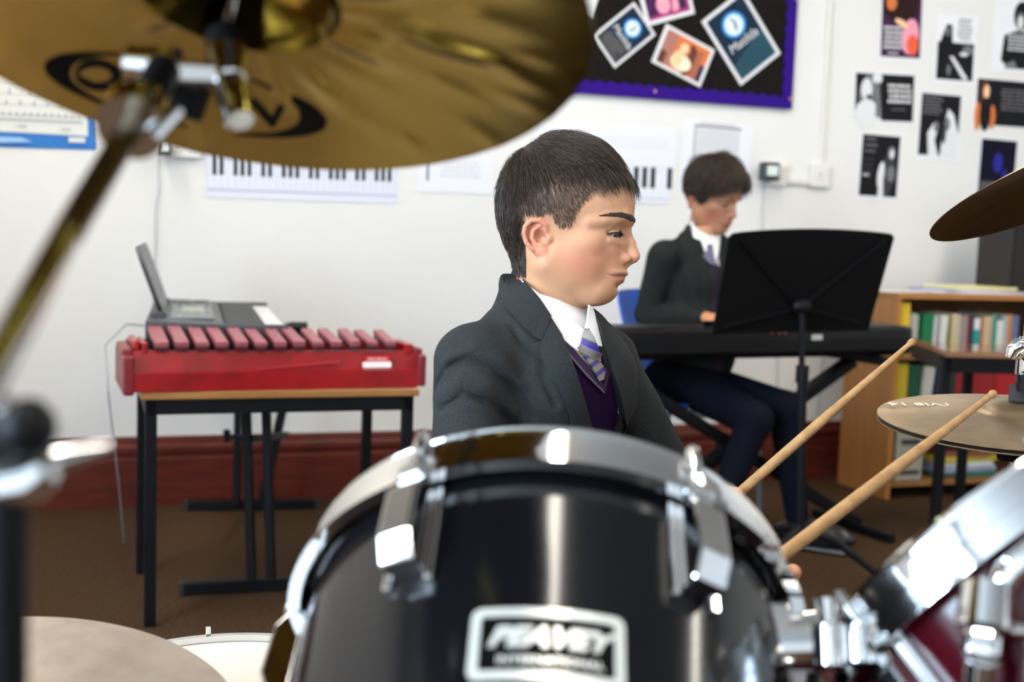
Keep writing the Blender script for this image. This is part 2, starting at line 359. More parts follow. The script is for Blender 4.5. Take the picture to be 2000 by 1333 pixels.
q.r(.02, .98, .02, .97, KB); q.e(.14, .3, .07, .25, BR); q.e(.17, .28, .045, .14, OR2); q.e(.05, .8, .05, .3, OR); q.e(.28, .8, .05, .25, OR); q.e(.17, .75, .09, .35, KB); q.lines(.38, .95, .2, .08, 6, KG, .4, .2, 10); q.done()
q = Sheet([(1684, 258), (1763.5, 264), (1748.5, 393), (1669, 387)], 'portrait near-black poster of a standing guitarist, lowest of the left column', 'poster')
q.r(.05, .97, .03, .95, KB); q.p([(.5, .95), (.48, .6), (.6, .38), (.72, .3), (.88, .4), (.9, .7), (.75, .95)], KD); q.e(.78, .28, .09, .1, KG); q.e(.79, .3, .05, .07, KW); q.e(.55, .62, .08, .2, KW, .15); q.e(.8, .6, .1, .12, KG); q.p([(.5, .95), (.52, .72), (.62, .7), (.64, .95)], KW); q.lines(.1, .42, .08, .09, 3, KG, .35, .2, 11); q.lines(.08, .38, .38, .09, 4, KD, .35, .2, 12); q.lines(.1, .3, .62, .08, 1, KW, .35); q.done()
q = Sheet([(1916.6, 267), (1990, 273), (1977, 394), (1904, 388)], 'portrait dark poster with deep blue lit performer behind the dark cymbal', 'poster')
q.r(.03, .97, .03, .7, cm('blueblack', (.006, .006, .02))); q.r(.03, .97, .7, .95, KD); q.e(.5, .4, .12, .16, cm('ultramarine', (.03, .03, .35))); q.e(.7, .6, .07, .1, cm('ultramarine', (.03, .03, .35))); q.lines(.1, .95, .73, .04, 5, KG, .5, .1, 13); q.done()
# left: note-length chart on blue card
BLUEC = mat('blue_card', (.015, .16, .50), .6); CHART = mat('chart_paper', (.74, .74, .70), .5); INK = cm('ink_grey', (.3, .34, .4))
t = Sheet([(-190, 105), (186, 130), (188, 291), (-190, 284)], 'blue backing card with white note-length chart, at the left edge', 'wall chart', 'wall_chart', BLUEC)
t.mb.use(CHART); t.mb.prism([((u-.5)*t.w, (.5-v)*t.h) for (u, v) in [(.02, .80), (.955, .84), (.955, .1), (.02, .1)]], .001, .004); t.z = .0045
for i, (v, n) in enumerate(((.25, 4), (.38, 8), (.5, 12), (.62, 24), (.68, 40))):
    t.r(.05, .93, v, v+.006, INK)
    for k in range(n): u = .05+.88*(k+.5)/n; t.r(u-.003, u+.003, v-.09+.02*i, v, INK); t.e(u-.003, v-.004, .006, .012, INK)
t.t('1 BAR', .60, .755, .05, KG); t.t('1 BAR', .83, .775, .05, KG)
WSTK = cm('whiteboard_blue', (.35, .55, .8))
t.p([(.1, .88), (.6, .885), (.66, .93), (.5, .95), (.1, .94)], WSTK); t.r(.85, .94, .86, .92, KW); t.done()
# keyboard charts
LAV = mat('lavender_paper', (.74, .76, .86), .6); LAV2 = mat('pale_lavender_paper', (.80, .81, .88), .6); LINE = cm('rule_violet', (.42, .43, .62)); FAINT = cm('faint_print', (.62, .63, .68))
DKEY = cm('key_black', (.02, .035, .04))
def keychart(c, label, u0, u1, v0, v1, pat, base=LAV, lift=.0015):
    q = Sheet(c, label, 'chart', 'keyboard_chart', base, lift=lift)
    x = u0
    nW = pat
    wk = (u1-u0)/nW
    for i in range(nW+1): q.r(u0+i*wk-.0006, u0+i*wk+.0006, v0, .88, LINE)
    for i in range(nW):
        if i % 7 in (0, 1, 3, 4, 5): q.r(u0+(i+1)*wk-.28*wk, u0+(i+1)*wk+.28*wk, v0, v1, DKEY)
    q.r(.01, .99, .885, .90, LINE); return q
keychart([(399, 235), (779, 256), (778, 398), (403, 386)], 'long printed piano keyboard chart below the large gold cymbal', .01, .985, .1, .70, 28).done()
q = Sheet([(816, 262), (962, 268), (962, 381), (815, 374)], 'pale printed sheet left of the seated boy\'s head', 'paper', 'paper_sheet', LAV2); q.r(.12, .145, .3, .8, DKEY); q.lines(.3, .85, .45, .08, 4, FAINT, .4, .1, 2); q.done()
q = Sheet([(1046, 236), (1322, 250), (1316, 330), (1044, 316)], 'music stave sheet on the wall above the drumming boy\'s head', 'paper', 'paper_sheet', LAV2, lift=.004)
for i in range(5): q.r(.1, .95, .3+.06*i, .31+.06*i, FAINT)
q.done()
q = keychart([(1052, 296), (1312, 310), (1306, 400), (1050, 388)], 'printed keyboard chart right of the drumming boy\'s head', .02, .99, .04, .66, 15, LAV2); q.done()
q = Sheet([(1333, 234), (1468, 245), (1461, 390), (1328, 378)], 'white sheet with ruled frame behind the keyboard player\'s head', 'paper', 'paper_sheet', LAV2)
q.r(.18, .82, .07, .95, mat('page_grey', (.66, .67, .70), .7)); q.r(.16, .84, .05, .075, KG); q.r(.24, .75, .02, .03, KG); q.r(.16, .175, .05, .75, KG); q.lines(.3, .78, .15, .05, 9, FAINT, .35, .2, 6); q.done()
# sockets, adaptors, cords, trunking
def wbox(mb, x0, x1, y0, y1, d0, d1, bev=.003):
    a0, b0 = onwall(x0, y1); a1, b1 = onwall(x1, y0); b_ = onwall(x0, (y0+y1)/2)[1]
    h = abs(b0-b1)/2; c = (b0+b1)/2; mb.box(a0, a1, c-h, c+h, d0, d1, WALLM, bev); return a0, a1, c
def socket(x0, x1, y0, y1, label, n):
    mb = MB(); a0, a1, c = wbox(mb, x0, x1, y0, y1, 0, .022)
    t = thing('wall_socket', label, 'socket', M=WALLM @ Matrix.Translation(((a0+a1)/2, c, 0)))
    fp = mb.build('face_plate', WHITEP, t)
    m2 = MB(); 
    for k in range(n):
        u = a0+(a1-a0)*(k+.75)/n; m2.box(u-.006, u+.006, c+.012, c+.028, .022, .026, WALLM, .001)
    m2.build('switch', WHITEP, fp)
    m3 = MB(); 
    for k in range(n):
        u = a0+(a1-a0)*(k+.45)/n; m3.box(u-.003, u+.003, c+.0, c+.010, .0221, .0224, WALLM); m3.box(u-.012, u-.006, c-.016, c-.012, .0221, .0224, WALLM); m3.box(u+.006, u+.012, c-.016, c-.012, .0221, .0224, WALLM)
    m3.build('pin_holes', KD, fp); return t
socket(333, 392, 272, 307, 'white double wall socket left of the keyboard chart', 2)
socket(1499, 1534, 321, 362, 'white wall socket beside the black adaptor', 1)
socket(1578, 1618, 322, 365, 'white switched spur box under the trunking', 1)
DG = mat('adaptor_black', (.02, .03, .03), .4); LG = mat('adaptor_label', (.7, .78, .75), .5)
def adaptor(x0, x1, y0, y1, label):
    mb = MB(); a0, a1, c = wbox(mb, x0, x1, y0, y1, .026, .075, .006); t = thing('plug_adaptor', label, 'plug', M=WALLM @ Matrix.Translation(((a0+a1)/2, c, .026)))
    mb.build('casing', DG, t); m2 = MB(); m2.box(a0+.012, a1-.010, c-.018, c+.022, .075, .0755, WALLM); m2.build('rating_label', LG, t); return (a0+a1)/2, c
adaptor(306, 334, 271, 304, 'black plug adaptor in the left wall socket'); adaptor(1474, 1506, 319, 353, 'black plug adaptor beside the right wall socket')
CORD = mat('grey_cord', (.35, .37, .42), .5)
def cord(pix, label, d=.012, r=.0022):
    P = [WP(*onwall(x, y), d) for x, y in pix]; mb = MB(); mb.tube(P, r, 8); return rebase(tag(mb.build('power_cord', CORD), label, 'cord'))
cord([(311, 303), (309, 340), (311, 370), (305, 400), (303, 440), (304, 470), (300, 560), (296, 640), (305, 800)], 'thin grey cord hanging from the left plug adaptor')
cord([(1488, 352), (1488, 380), (1486, 420), (1487, 470), (1489, 560), (1516, 700), (1516, 740), (1513, 800)], 'thin cord hanging from the right plug adaptor')
cord([(1607, 640), (1606, 700), (1600, 730), (1597, 780), (1594, 810)], 'thin cord on the wall behind the right keyboard stand')
mb = MB(); a = onwall(1623, -60); b = onwall(1601, 322)
mb.bar(WP(*a, .008), WP(*b, .008), .016, .016, up=WN); tr = mb.build('trim_1', WHITEP); tr['kind'] = 'structure'
mb = MB(); a = onwall(1535, 353); b = onwall(1579, 354); mb.bar(WP(*a, .008), WP(b[0], a[1], .008), .022, .016, up=WN); tr = mb.build('trim_2', WHITEP); tr['kind'] = 'structure'
# ================================================================ table with the red xylophone
WOODT = mat('table_top_wood', (.36, .17, .05), .35, noise=.35, nscale=5, ncol=(.25, .10, .028), stretch=(1, 12, 12), coat=.2)
EDGE = mat('table_edge', (.30, .135, .035), .5)
TX = np.array([.94, .342, 0]); TX /= np.linalg.norm(TX); TY = np.array([-TX[1], TX[0], 0])
TM = frame((-.895, 2.825, 0), TX, (0, 0, 1))          # origin front-left corner on the floor
TW, TD, TH = .70, .52, .592
t = thing('table', 'small table with wooden top and black legs carrying the red xylophone', 'table', M=TM)
mb = MB(); mb.use(WOODT); mb.box(0, TW, 0, TD, TH-.02, TH, bev=.004); mb.build('table_top', None, t, local=True)
mb = MB()
mb.box(.015, TW-.015, .012, .037, TH-.058, TH-.0205); mb.box(.015, TW-.015, TD-.037, TD-.012, TH-.058, TH-.0205); mb.box(.012, .037, .037, TD-.037, TH-.058, TH-.0205); mb.box(TW-.037, TW-.012, .037, TD-.037, TH-.058, TH-.0205)
mb.build('frame', BLACK, t, local=True)
for x in (.012, TW-.040):
    for y in (.012, TD-.040):
        mb = MB(); mb.box(x, x+.028, y, y+.028, .0, TH-.0205, bev=.002); mb.build('leg', BLACK, t, local=True)
# xylophone
RED = mat('glossy_red_paint', (.32, .004, .006), .33, noise=.3, nscale=14, ncol=(.20, .003, .004), coat=.1)
DRED = mat('dark_red_end', (.17, .007, .012), .4)
BAR = mat('rosy_bar', (.33, .085, .10), .36, noise=.25, nscale=30)
BARD = mat('bar_underside', (.06, .008, .012), .5)
XM = frame(atZ(262, 768, TH) + np.array([0, .0, .001]), TX+np.array([.0, .045, 0]), (0, 0, 1)) ; XL = .715
t = thing('xylophone', 'red box xylophone with rose coloured bars on the small table', 'xylophone', M=XM)
DL, DR = .27, .20      # depth left / right
def depth(x): return DL+(DR-DL)*x/XL
mb = MB(); mb.use(RED)
mb.add([(0, 0, 0), (XL, 0, 0), (XL, 0, .047), (0, 0, .045), (0, .012, .047), (XL, .012, .049), (0, .012, 0), (XL, .012, 0)], [(0, 1, 2, 3), (3, 2, 5, 4), (4, 5, 7, 6), (0, 6, 7, 1)])
mb.add([(0, .012, .0), (XL, .012, .0), (XL, .034, .092), (0, .034, .098), (0, .05, .098), (XL, .05, .092), (XL, .05, 0), (0, .05, 0)], [(0, 1, 2, 3), (3, 2, 5, 4), (4, 5, 6, 7), (0, 7, 6, 1)])
mb.add([(0, DL, 0), (XL, DR, 0), (XL, DR, .1), (0, DL, .105), (0, DL-.015, .105), (XL, DR-.015, .1), (XL, DR-.015, 0), (0, DL-.015, 0)], [(0, 1, 2, 3), (3, 2, 5, 4), (4, 5, 6, 7), (0, 7, 6, 1)])
mb.prism([(0, .012), (XL, .012), (XL, DR), (0, DL)], 0, .008)
mb.build('resonator_box', None, t, local=True)
for x0, x1, d, h in ((-.026, 0, DL, .088), (XL, XL+.022, DR, .086)):
    mb = MB(); mb.box(x0, x1, -.006, d+.004, -.008 if x0 < 0 else .002, h, bev=.006); mb.box(x0, x1, .03, d-.03, h-.01, h+.014, bev=.005); mb.build('end_panel', DRED, t, local=True)
mb = MB(); mb.box(0.0, .014, .03, .2, .1, .122, bev=.004); mb.box(.020, .034, .03, .2, .09, .117, bev=.004); mb.build('end_rail', RED, t, local=True)
mb = MB(); mb.box(XL-.03, XL-.004, .03, .15, .08, .113, bev=.004); mb.build('end_rail', RED, t, local=True)
for k in range(13):
    x = .066+k*(XL-.066-.068)/12; L = .205-.005*k; wb = .034-.0006*k; dz = .004*math.sin(k*2.1)
    mb = MB(); Mb = Matrix.Translation((x, .022, .100)) @ Matrix.Rotation(.13, 4, 'X') @ Matrix.Rotation(.02*math.sin(k*3.), 4, 'Z')
    mb.use(BAR); mb.box(-wb/2, wb/2, 0, L, .006, .020+dz*.3, Mb, .003); mb.use(BARD); mb.box(-wb/2+.002, wb/2-.002, .001, L-.001, -.004, .006, Mb, .001)
    mb.use(BARD); mb.lathe([(0, .0006), (.0028, .0006)], 10, Mb @ Matrix.Translation((0, L-.03, .0205+dz*.3)))
    mb.build('bar', None, t, local=True)
mb = MB(); RW = mat('sticker_white', (.80, .72, .70), .5); RS = mat('sticker_red', (.55, .01, .015), .4)
sl = Matrix.Rotation(math.atan2(.022, .092), 4, 'X').inverted()
Ms = Matrix.Translation((.605, .0205, .060)) @ Matrix.Rotation(math.pi/2-math.atan2(.022, .095), 4, 'X')
mb.use(RW); mb.prism(rrect(-.036, .042, -.010, .006, .005), .003, .0036, Ms); mb.use(RS); mb.prism(rrect(-.028, .038, .0065, .020, .002), .003, .0034, Ms)
mb.use(RW); text_mb(mb, 'PERCUSSION', .009, Ms @ Matrix.Translation((.004, .013, .0038)), depth=.0001); mb.build('name_sticker', None, t, local=True)
mb = MB(); a = XM @ Vector((.30, -.003+.006, .0515)); b = XM @ Vector((.50, .010, .0655)); mb.tube([a, b], [.0028, .0034], 10); mb.ell(tuple(b), (.006, .006, .006)); rebase(tag(mb.build('beater', mat('beater_red', (.30, .004, .012), .4)), 'thin dark red beater lying along the front ledge of the xylophone', 'beater'))

# ================================================================ keyboard on stand behind it
KBM = frame((-.60, 3.12, .665), (-.265, .964, 0), (0, 0, 1))     # local x = along its length away from the camera, local y = to the left
GREYP = mat('dark_grey_plastic', (.045, .048, .052), .42); GREYL = mat('panel_grey', (.16, .17, .18), .4); KEYW = mat('white_keys', (.80, .80, .80), .3); KEYB = mat('black_keys', (.015, .015, .017), .25)
KL, KD_ = .92, .36
t = thing('keyboard', 'grey electric keyboard with music rest pointing to the wall behind the xylophone', 'keyboard', M=KBM)
mb = MB(); pr = [(-.0, 0), (.02, -.0), (KD_, -.0), (KD_, .085), (.16, .078), (.158, .052), (.0, .045)]
MM = Matrix([[0, 0, 1, 0], [1, 0, 0, 0], [0, 1, 0, 0], [0, 0, 0, 1]])
mb.prism(pr, 0, KL, MM); mb.build('body', GREYP, t, local=True, bevel=.004)
for s_ in (0, KL-.03): mb = MB(); mb.box(s_, s_+.03, -.004, .16, .04, .077, bev=.004); mb.build('end_cheek', GREYP, t, local=True)
nk = 38; wk = (KL-.06)/nk
mb = MB(); mb.smooth = False
for k in range(nk): mb.box(.03+k*wk+.0006, .03+(k+1)*wk-.0006, -.002, .155, .053, .066)
o = mb.build('white_keys', KEYW, t, local=True); o['kind'] = 'stuff'
mb = MB()
for k in range(nk-1):
    if k % 7 in (0, 1, 3, 4, 5): mb.box(.03+(k+1)*wk-.0065, .03+(k+1)*wk+.0065, .055, .155, .066, .078)
o = mb.build('black_keys', KEYB, t, local=True); o['kind'] = 'stuff'
mb = MB(); mb.use(GREYL); mb.box(.10, .80, .185, .30, .082, .086); mb.use(mat('lcd', (.35, .40, .30), .3)); mb.box(.35, .5, .21, .27, .086, .0865)
rr = random.Random(3)
for k in range(44):
    x = .12+.66*rr.random(); y = .19+.10*rr.random()
    if .33 < x < .52: continue
    mb.use([mat('btn_cream', (.6, .55, .4), .4), mat('btn_grey', (.4, .42, .42), .4), KEYB][k % 3]); mb.box(x, x+.018, y, y+.006, .086, .0885)
mb.build('control_panel', None, t, local=True)
mb = MB()
for k in range(9): mb.box(.64+k*.02, .65+k*.02, .19, .30, .0865, .088)
mb.build('speaker_grille', KEYB, t, local=True)
# music rest: a bow-shaped panel standing near the back edge
mb = MB(); Mr = Matrix.Translation((.42, .325, .082)) @ Matrix.Rotation(math.radians(-20), 4, 'X')
Mr = Mr @ Matrix([[1, 0, 0, 0], [0, 0, -1, 0], [0, 1, 0, 0], [0, 0, 0, 1]])
pts = rrect(-.30, .30, 0, .2, .06, 6); mb.prism(pts, 0, .012, Mr); mb.build('music_rest', mat('rest_dark', (.03, .033, .036), .35), t, local=True, bevel=.003)
mb = MB(); mb.prism(rrect(-.27, .27, .02, .18, .05, 6), -.0012, 0, Mr); mb.build('rest_window', mat('rest_grey', (.16, .17, .18), .2), t, local=True)
for x_ in (.12, .64): mb = MB(); mb.box(x_, x_+.08, .31, .35, .08, .10, bev=.006); mb.build('rest_bracket', GREYP, t, local=True)
mb = MB(); P = [KBM @ Vector(q) for q in ((.35, .36, .04), (.30, .42, .05), (.2, .47, .0), (.15, .46, -.12), (.3, .44, -.4), (.6, .44, -.66))]; mb.tube(P, .0022, 8); rebase(tag(mb.build('power_cord', CORD), 'grey cord looping from the back of the grey keyboard', 'cord'))
# stand for it: two end frames with T feet
t = thing('keyboard_stand', 'black folding stand with two long floor feet under the small table', 'stand', M=frame((-.72, 3.62, 0), TX, (0, 0, 1)))
for (Y, xa, xb, yf) in ((3.17, 350, 640, 1150), (4.08, 360, 622, 988)):
    a = atZ(xa, yf, .018); b = atZ(xb, yf+(-14 if yf > 1100 else -4), .018); mb = MB(); mb.bar(a, b, .032, .034, bev=.004); mb.build('foot', BLACK, t)
    mb = MB(); mb.bar(a, a+(b-a)*.03, .036, .036); mb.bar(b-(b-a)*.03, b, .036, .036); mb.build('foot_cap', mat('rubber', (.012, .012, .012), .7), t)
nf = atZ(492, 1136, .035); nf2 = atZ(530, 1134, .035); ff = atZ(462, 984, .035); ff2 = atZ(545, 984, .035)
nt = nf+np.array([.0, 0, .61]); nt2 = nf2+np.array([-.02, 0, .61]); ft = ff+np.array([.0, 0, .61]); ft2 = ff2+np.array([-.01, 0, .61])
for (a, b) in ((nf, atY(481, 800, nf[1])), (nf2, atY(520, 800, nf2[1])), (ff, atY(465, 800, ff[1])), (ff2+np.array([-.06, 0, 0]), atY(552, 800, ff2[1]))):
    b = np.array(b); d = (b-a); b2 = a+d*(.625/d[2]); mb = MB(); mb.bar(a, b2, .022, .03, bev=.003); mb.build('leg', BLACK, t)
for (a, b) in ((nt, nt2), (ft, ft2)):
    mb = MB(); c = (a+b)/2; mb.bar(c-TX*.15, c+TX*.15, .03, .02, bev=.003); mb.build('support_arm', BLACK, t)
mb = MB(); mb.bar(atY(441, 851, 3.9), atY(500, 856, 3.9), .012, .012); mb.tube([atY(443, 840, 3.9), atY(443, 863, 3.9)], .012, 10); mb.build('locking_bolt', BLACK, t)
mb = MB(); mb.bar(atY(497, 857, nf[1]), atY(560, 850, 3.9), .014, .02); mb.build('cross_brace', BLACK, t)
# jack with black plug sticking out right of the keys
mb = MB(); a = KBM @ Vector((.52, -.004, .03)); d = Vector((*(-TY*0+TX), 0)[:3]); mb.tube([a, a+d*.035], .006, 12); mb.tube([a+d*.03, a+d*.05, a+d*.10], [.009, .014, .014], 14); rebase(tag(mb.build('jack_plug', KEYB), 'black cylindrical plug sticking out beside the white keys', 'plug'))

# ================================================================ black keyboard on X stand, music stand
BPL = mat('black_plastic', (.004, .004, .0045), .45, spec=.18); BPT = mat('black_top_panel', (.012, .012, .013), .5, spec=.3)
A = np.array([.27, 3.47, 0]); B = np.array([1.37, 4.00, 0]); ex = (B-A)/np.linalg.norm(B-A); ey = np.array([-ex[1], ex[0], 0]); LK = float(np.linalg.norm(B-A))
K2 = frame((A[0], A[1], .635), ex, (0, 0, 1))
t = thing('keyboard', 'long black electric keyboard seen from behind, played by the boy in the background', 'keyboard', M=K2)
mb = MB(); r_ = .03
MM = Matrix([[0, 0, 1, 0], [1, 0, 0, 0], [0, 1, 0, 0], [0, 0, 0, 1]])
mb.prism([(0, .02), (.02, 0), (.30, 0), (.31, .02), (.31, .05), (.17, .055), (.165, .085), (.03, .1), (.006, .088), (0, .06)], .03, LK-.03, MM); mb.build('body', BPL, t, local=True, bevel=.003)
for x0 in (0, LK-.035): mb = MB(); mb.box(x0, x0+.035, .0, .315, .004, .1, bev=.016); mb.build('end_cheek', BPT, t, local=True)
mb = MB(); mb.box(.05, LK-.05, .035, .15, .0975, .100, M=Matrix.Rotation(-.0, 4, 'X')); mb.build('top_panel', BPT, t, local=True)
nk = 45; wk = (LK-.08)/nk; mb = MB()
for k in range(nk): mb.box(.04+k*wk+.0006, .04+(k+1)*wk-.0006, .175, .31, .054, .070)
o = mb.build('white_keys', KEYW, t, local=True); o['kind'] = 'stuff'
mb = MB()
for k in range(nk-1):
    if k % 7 in (0, 1, 3, 4, 5): mb.box(.04+(k+1)*wk-.006, .04+(k+1)*wk+.006, .172, .25, .07, .082)
o = mb.build('black_keys', KEYB, t, local=True); o['kind'] = 'stuff'
mb = MB(); ML_ = K2 @ Matrix.Translation((0, 0, 0)); 
Mlogo = Matrix.Translation((.80, -.0005, .066)) @ Matrix.Rotation(math.pi/2, 4, 'X'); mb.prism(rrect(-.022, .022, -.008, .010, .003), 0, .001, Mlogo); mb.build('silver_badge', mat('badge_silver', (.55, .6, .58), .4), t, local=True)
t = thing('keyboard_stand', 'black X-shaped stand under the long black keyboard', 'stand', M=frame((.84, 3.76, 0), ex, (0, 0, 1)))
yo = ey*.15
def K(x, h, o=0.): return A+ex*x+ey*(.15+o)+np.array([0, 0, h])
foots = [(atZ(1714, 1098, .02)), (atZ(1282, 940, .02))]
xL, xR = .10, LK-.12
for k, (xa, xb) in enumerate(((xL, xR+.03), (xR, xL))):
    mb = MB(); o_ = (-.02, .02)[k]; mb.bar(K(xa, .60, o_), K(xb, .03, o_), .035, .055, up=ey, bev=.004); mb.build('leg', BLACK, t)
    mb = MB(); mb.bar(K(xb, .018, -.2), K(xb, .018, .2), .03, .03, bev=.004); mb.build('foot', BLACK, t)
    mb = MB(); mb.bar(K(xa, .617, -.15), K(xa, .617, .16), .03, .03, bev=.004); mb.build('support_arm', BLACK, t)
mb = MB(); c = K((xL+xR)/2, .31, 0); mb.tube([c-ey*.06, c+ey*.06], .03, 20); mb.build('pivot_bolt', BLACK, t)
# music stand
mb_o = atY(1546, 1120, 3.42); base = np.array([.87, 3.42, 0.])
t = thing('music_stand', 'black music stand with broad curved desk in front of the keyboard player', 'music stand', loc=base)
d0 = atY(1547, 646, 3.46); d1 = atY(1587, 447, 3.36); ux = atY(1700, 642, 3.55)-atY(1395, 650, 3.37); 
DM = frame(d0, ux, np.cross(ux, d1-d0)); hgt = float(np.linalg.norm(d1-d0)); wd = float(np.linalg.norm(ux))
mb = MB(); pts = []
n = 12
wt = wd*1.03
for i in range(n+1):
    u = i/n; pts.append((-wd/2+wd*u, 0.0))
top = []
for i in range(n+1):
    u = 1-i/n; x = -wt/2+wt*u; top.append((x, hgt*.955+hgt*.045*(1-(2*u-1)**2)))
cr = []
top[0] = (top[0][0]-.012, top[0][1]); top[-1] = (top[-1][0]+.012, top[-1][1])
pts = pts+[(wt/2, hgt*.92)]+top+[(-wt/2, hgt*.92)]
mb.prism(pts, 0, .003, DM); mb.build('desk', BPL, t)
mb = MB(); mb.box(-wd/2, wd/2, -.004, 0.0, -.055, .004, DM); mb.box(-wd/2, wd/2, 0, .012, -.058, -.053, DM); mb.build('desk_lip', BPL, t)
mb = MB()
for (a, b) in (((-.02, .09), (-wd*.45, hgt*.9)), ((.02, .09), (wd*.45, hgt*.9)), ((-.02, .07), (-wd*.45, .02)), ((.02, .07), (wd*.45, .02))):
    A3 = DM @ Vector((*a, .006)); B3 = DM @ Vector((*b, .006)); mb.bar(A3, B3, .004, .018, up=DM.to_3x3() @ Vector((0, 0, 1)))
mb.build('desk_rib', mat('black_rib', (.006, .006, .007), .5, spec=.15), t)
hb = DM @ Vector((0, .085, .02)); mb = MB(); mb.ell(tuple(hb), (.03, .018, .022)); mb.build('tilt_hinge', BLACK, t)
Pb = Vector((base[0], base[1], .16)); mb = MB(); mb.tube([hb, Vector((hb.x*.6+Pb.x*.4, hb.y*.6+Pb.y*.4, .60)), ], .009, 14); mb.tube([Vector((hb.x*.6+Pb.x*.4, hb.y*.6+Pb.y*.4, .62)), Pb], .014, 16); mb.build('pole', BLACK, t)
mb = MB(); c1 = Vector((hb.x*.6+Pb.x*.4, hb.y*.6+Pb.y*.4, .60)); mb.tube([c1, c1+Vector((0, 0, .05))], .019, 16); mb.build('height_clutch', BLACK, t)
for a in (-.25, 2.1, 4.0):
    d = Vector((math.cos(a), math.sin(a), 0)); mb = MB(); mb.tube([Pb+Vector((0, 0, .01)), Pb+d*.10+Vector((0, 0, -.02)), Pb+d*.20+Vector((0, 0, -.09)), Pb+d*.28+Vector((0, 0, -.148))], [.014, .013, .011, .010], 12); mb.build('leg', BLACK, t)

# ================================================================ bookcase and table at the right
OAK = mat('bookcase_wood', (.34, .15, .04), .5, noise=.4, nscale=4, ncol=(.26, .105, .025), stretch=(10, 10, 1))
OAKE = mat('bookcase_edge', (.42, .17, .035), .4)
bx = np.array([.985, .175, 0]); bx /= np.linalg.norm(bx)
BC = frame((1.503, 4.60, 0), WE, (0, 0, 1)); BW, BD, BH = .95, .33, .822
t = thing('bookcase', 'low orange wooden bookcase against the wall at right', 'bookcase', M=BC)
for x in (0, BW-.018):
    mb = MB(); mb.use(OAK); mb.box(x, x+.018, .004, BD, 0, BH-.02); mb.use(OAKE); mb.box(x, x+.018, 0, .004, 0, BH-.02); mb.build('side_panel', None, t, local=True)
mb = MB(); mb.use(OAK); mb.box(-.005, BW+.005, .0, BD, BH-.02, BH); mb.use(OAKE); mb.box(-.005, BW+.005, -.004, .0, BH-.02, BH); mb.build('top', None, t, local=True)
for z in (.05, .30, .56):
    mb = MB(); mb.box(.018, BW-.018, .006, BD-.006, z, z+.018); mb.build('shelf', OAK, t, local=True)
mb = MB(); mb.box(.018, BW-.018, BD-.006, BD, .05, BH-.02); mb.build('back_panel', mat('back_board', (.12, .06, .025), .8), t, local=True)
def bmat(i, c): return mat('cover_%d' % i, c, .5)
PG = mat('book_pages', (.62, .58, .5), .8)
def book(x, z, w_, h, d, c, label, idx, lean=0, group=None, y0=.02, cat='book', name='book', band=None):
    M = BC @ Matrix.Translation((x, y0, z)) @ Matrix.Rotation(lean, 4, 'Y')
    mb = MB(); mb.use(bmat(idx, c)); e = .0018
    mb.box(0, w_, 0, .002, 0, h); mb.box(0, e, .002, d, 0, h); mb.box(w_-e, w_, .002, d, 0, h)
    mb.use(PG); mb.box(e, w_-e, .002, d-.004, .003, h-.004)
    if band: mb.use(mat('band_%s' % band[0], band[1], .5)); mb.box(.001, w_-.001, -.0006, 0, h*band[2], h*band[3])
    mb2 = mb; inv = M.inverted(); o = mb2.build(name, None); o.matrix_world = M; WM[o.name] = M.copy(); tag(o, label, cat, group)
    return o
Z1 = .578; G = 'books on the top shelf of the bookcase'
specs = [(.052, .205, (.75, .50, .01), 'broad yellow binder at the left end of the top shelf'), (.012, .16, (.30, .28, .25), 'thin grey-brown book beside the yellow binder'), (.012, .165, (.5, .48, .42), 'thin pale grey book, second after the yellow binder'), (.014, .16, (.42, .42, .38), 'grey book left of the green book on the top shelf'),
 (.05, .165, (.0, .16, .05), 'thick bright green book on the top shelf'), (.018, .155, (.55, .55, .53), 'pale grey book right of the green book'), (.032, .16, (.70, .70, .68), 'thick off-white book on the top shelf'), (.018, .16, (.20, .15, .02), 'olive book right of the thick white one'), (.032, .165, (.60, .50, .30), 'cream book with pale top right of the olive one'),
 (.012, .16, (.45, .43, .42), 'thin light grey book in the middle of the top shelf'), (.016, .155, (.30, .22, .2), 'grey-pink book in the middle of the top shelf'), (.010, .16, (.42, .30, .3), 'thin dusty pink book in the middle of the top shelf'), (.010, .16, (.22, .03, .06), 'thin maroon book on the top shelf'), (.02, .16, (.03, .02, .03), 'near-black book left of the teal book'),
 (.030, .15, (.0, .30, .32), 'teal book with white upper band on the top shelf'), (.015, .155, (.35, .12, .05), 'rust coloured book right of the teal one'), (.03, .155, (.62, .42, .25), 'tan book right of the rust coloured one'), (.012, .16, (.5, .35, .25), 'thin light brown book on the top shelf'), (.02, .165, (.02, .25, .22), 'second teal green book, nearer the right edge'), (.032, .14, (.7, .68, .62), 'short white book near the right edge'), (.02, .16, (.4, .42, .45), 'blue-grey book at the far right of the top shelf'), (.02, .165, (.5, .2, .05), 'orange book at the right edge of the top shelf'), (.03, .16, (.1, .15, .3), 'navy book last on the top shelf')]
x = .022; rr = random.Random(5)
for i, (w_, h, c, lab) in enumerate(specs):
    lean = 0
    if i == 4: x += .014; lean = .06
    if i == 6: lean = .05; x += .01
    book(x, Z1+(w_*0 if lean == 0 else 0), w_, h, .20, c, lab, i, lean, G, name='ring_binder' if i == 0 else 'book', cat='binder' if i == 0 else 'book', band=('white', (.75, .75, .73), .68, .98) if i == 14 else None); x += w_+.0015
    if lean: x += h*math.sin(lean)*.6
Z2 = .318; G = 'binders on the middle shelf of the bookcase'; x = .022
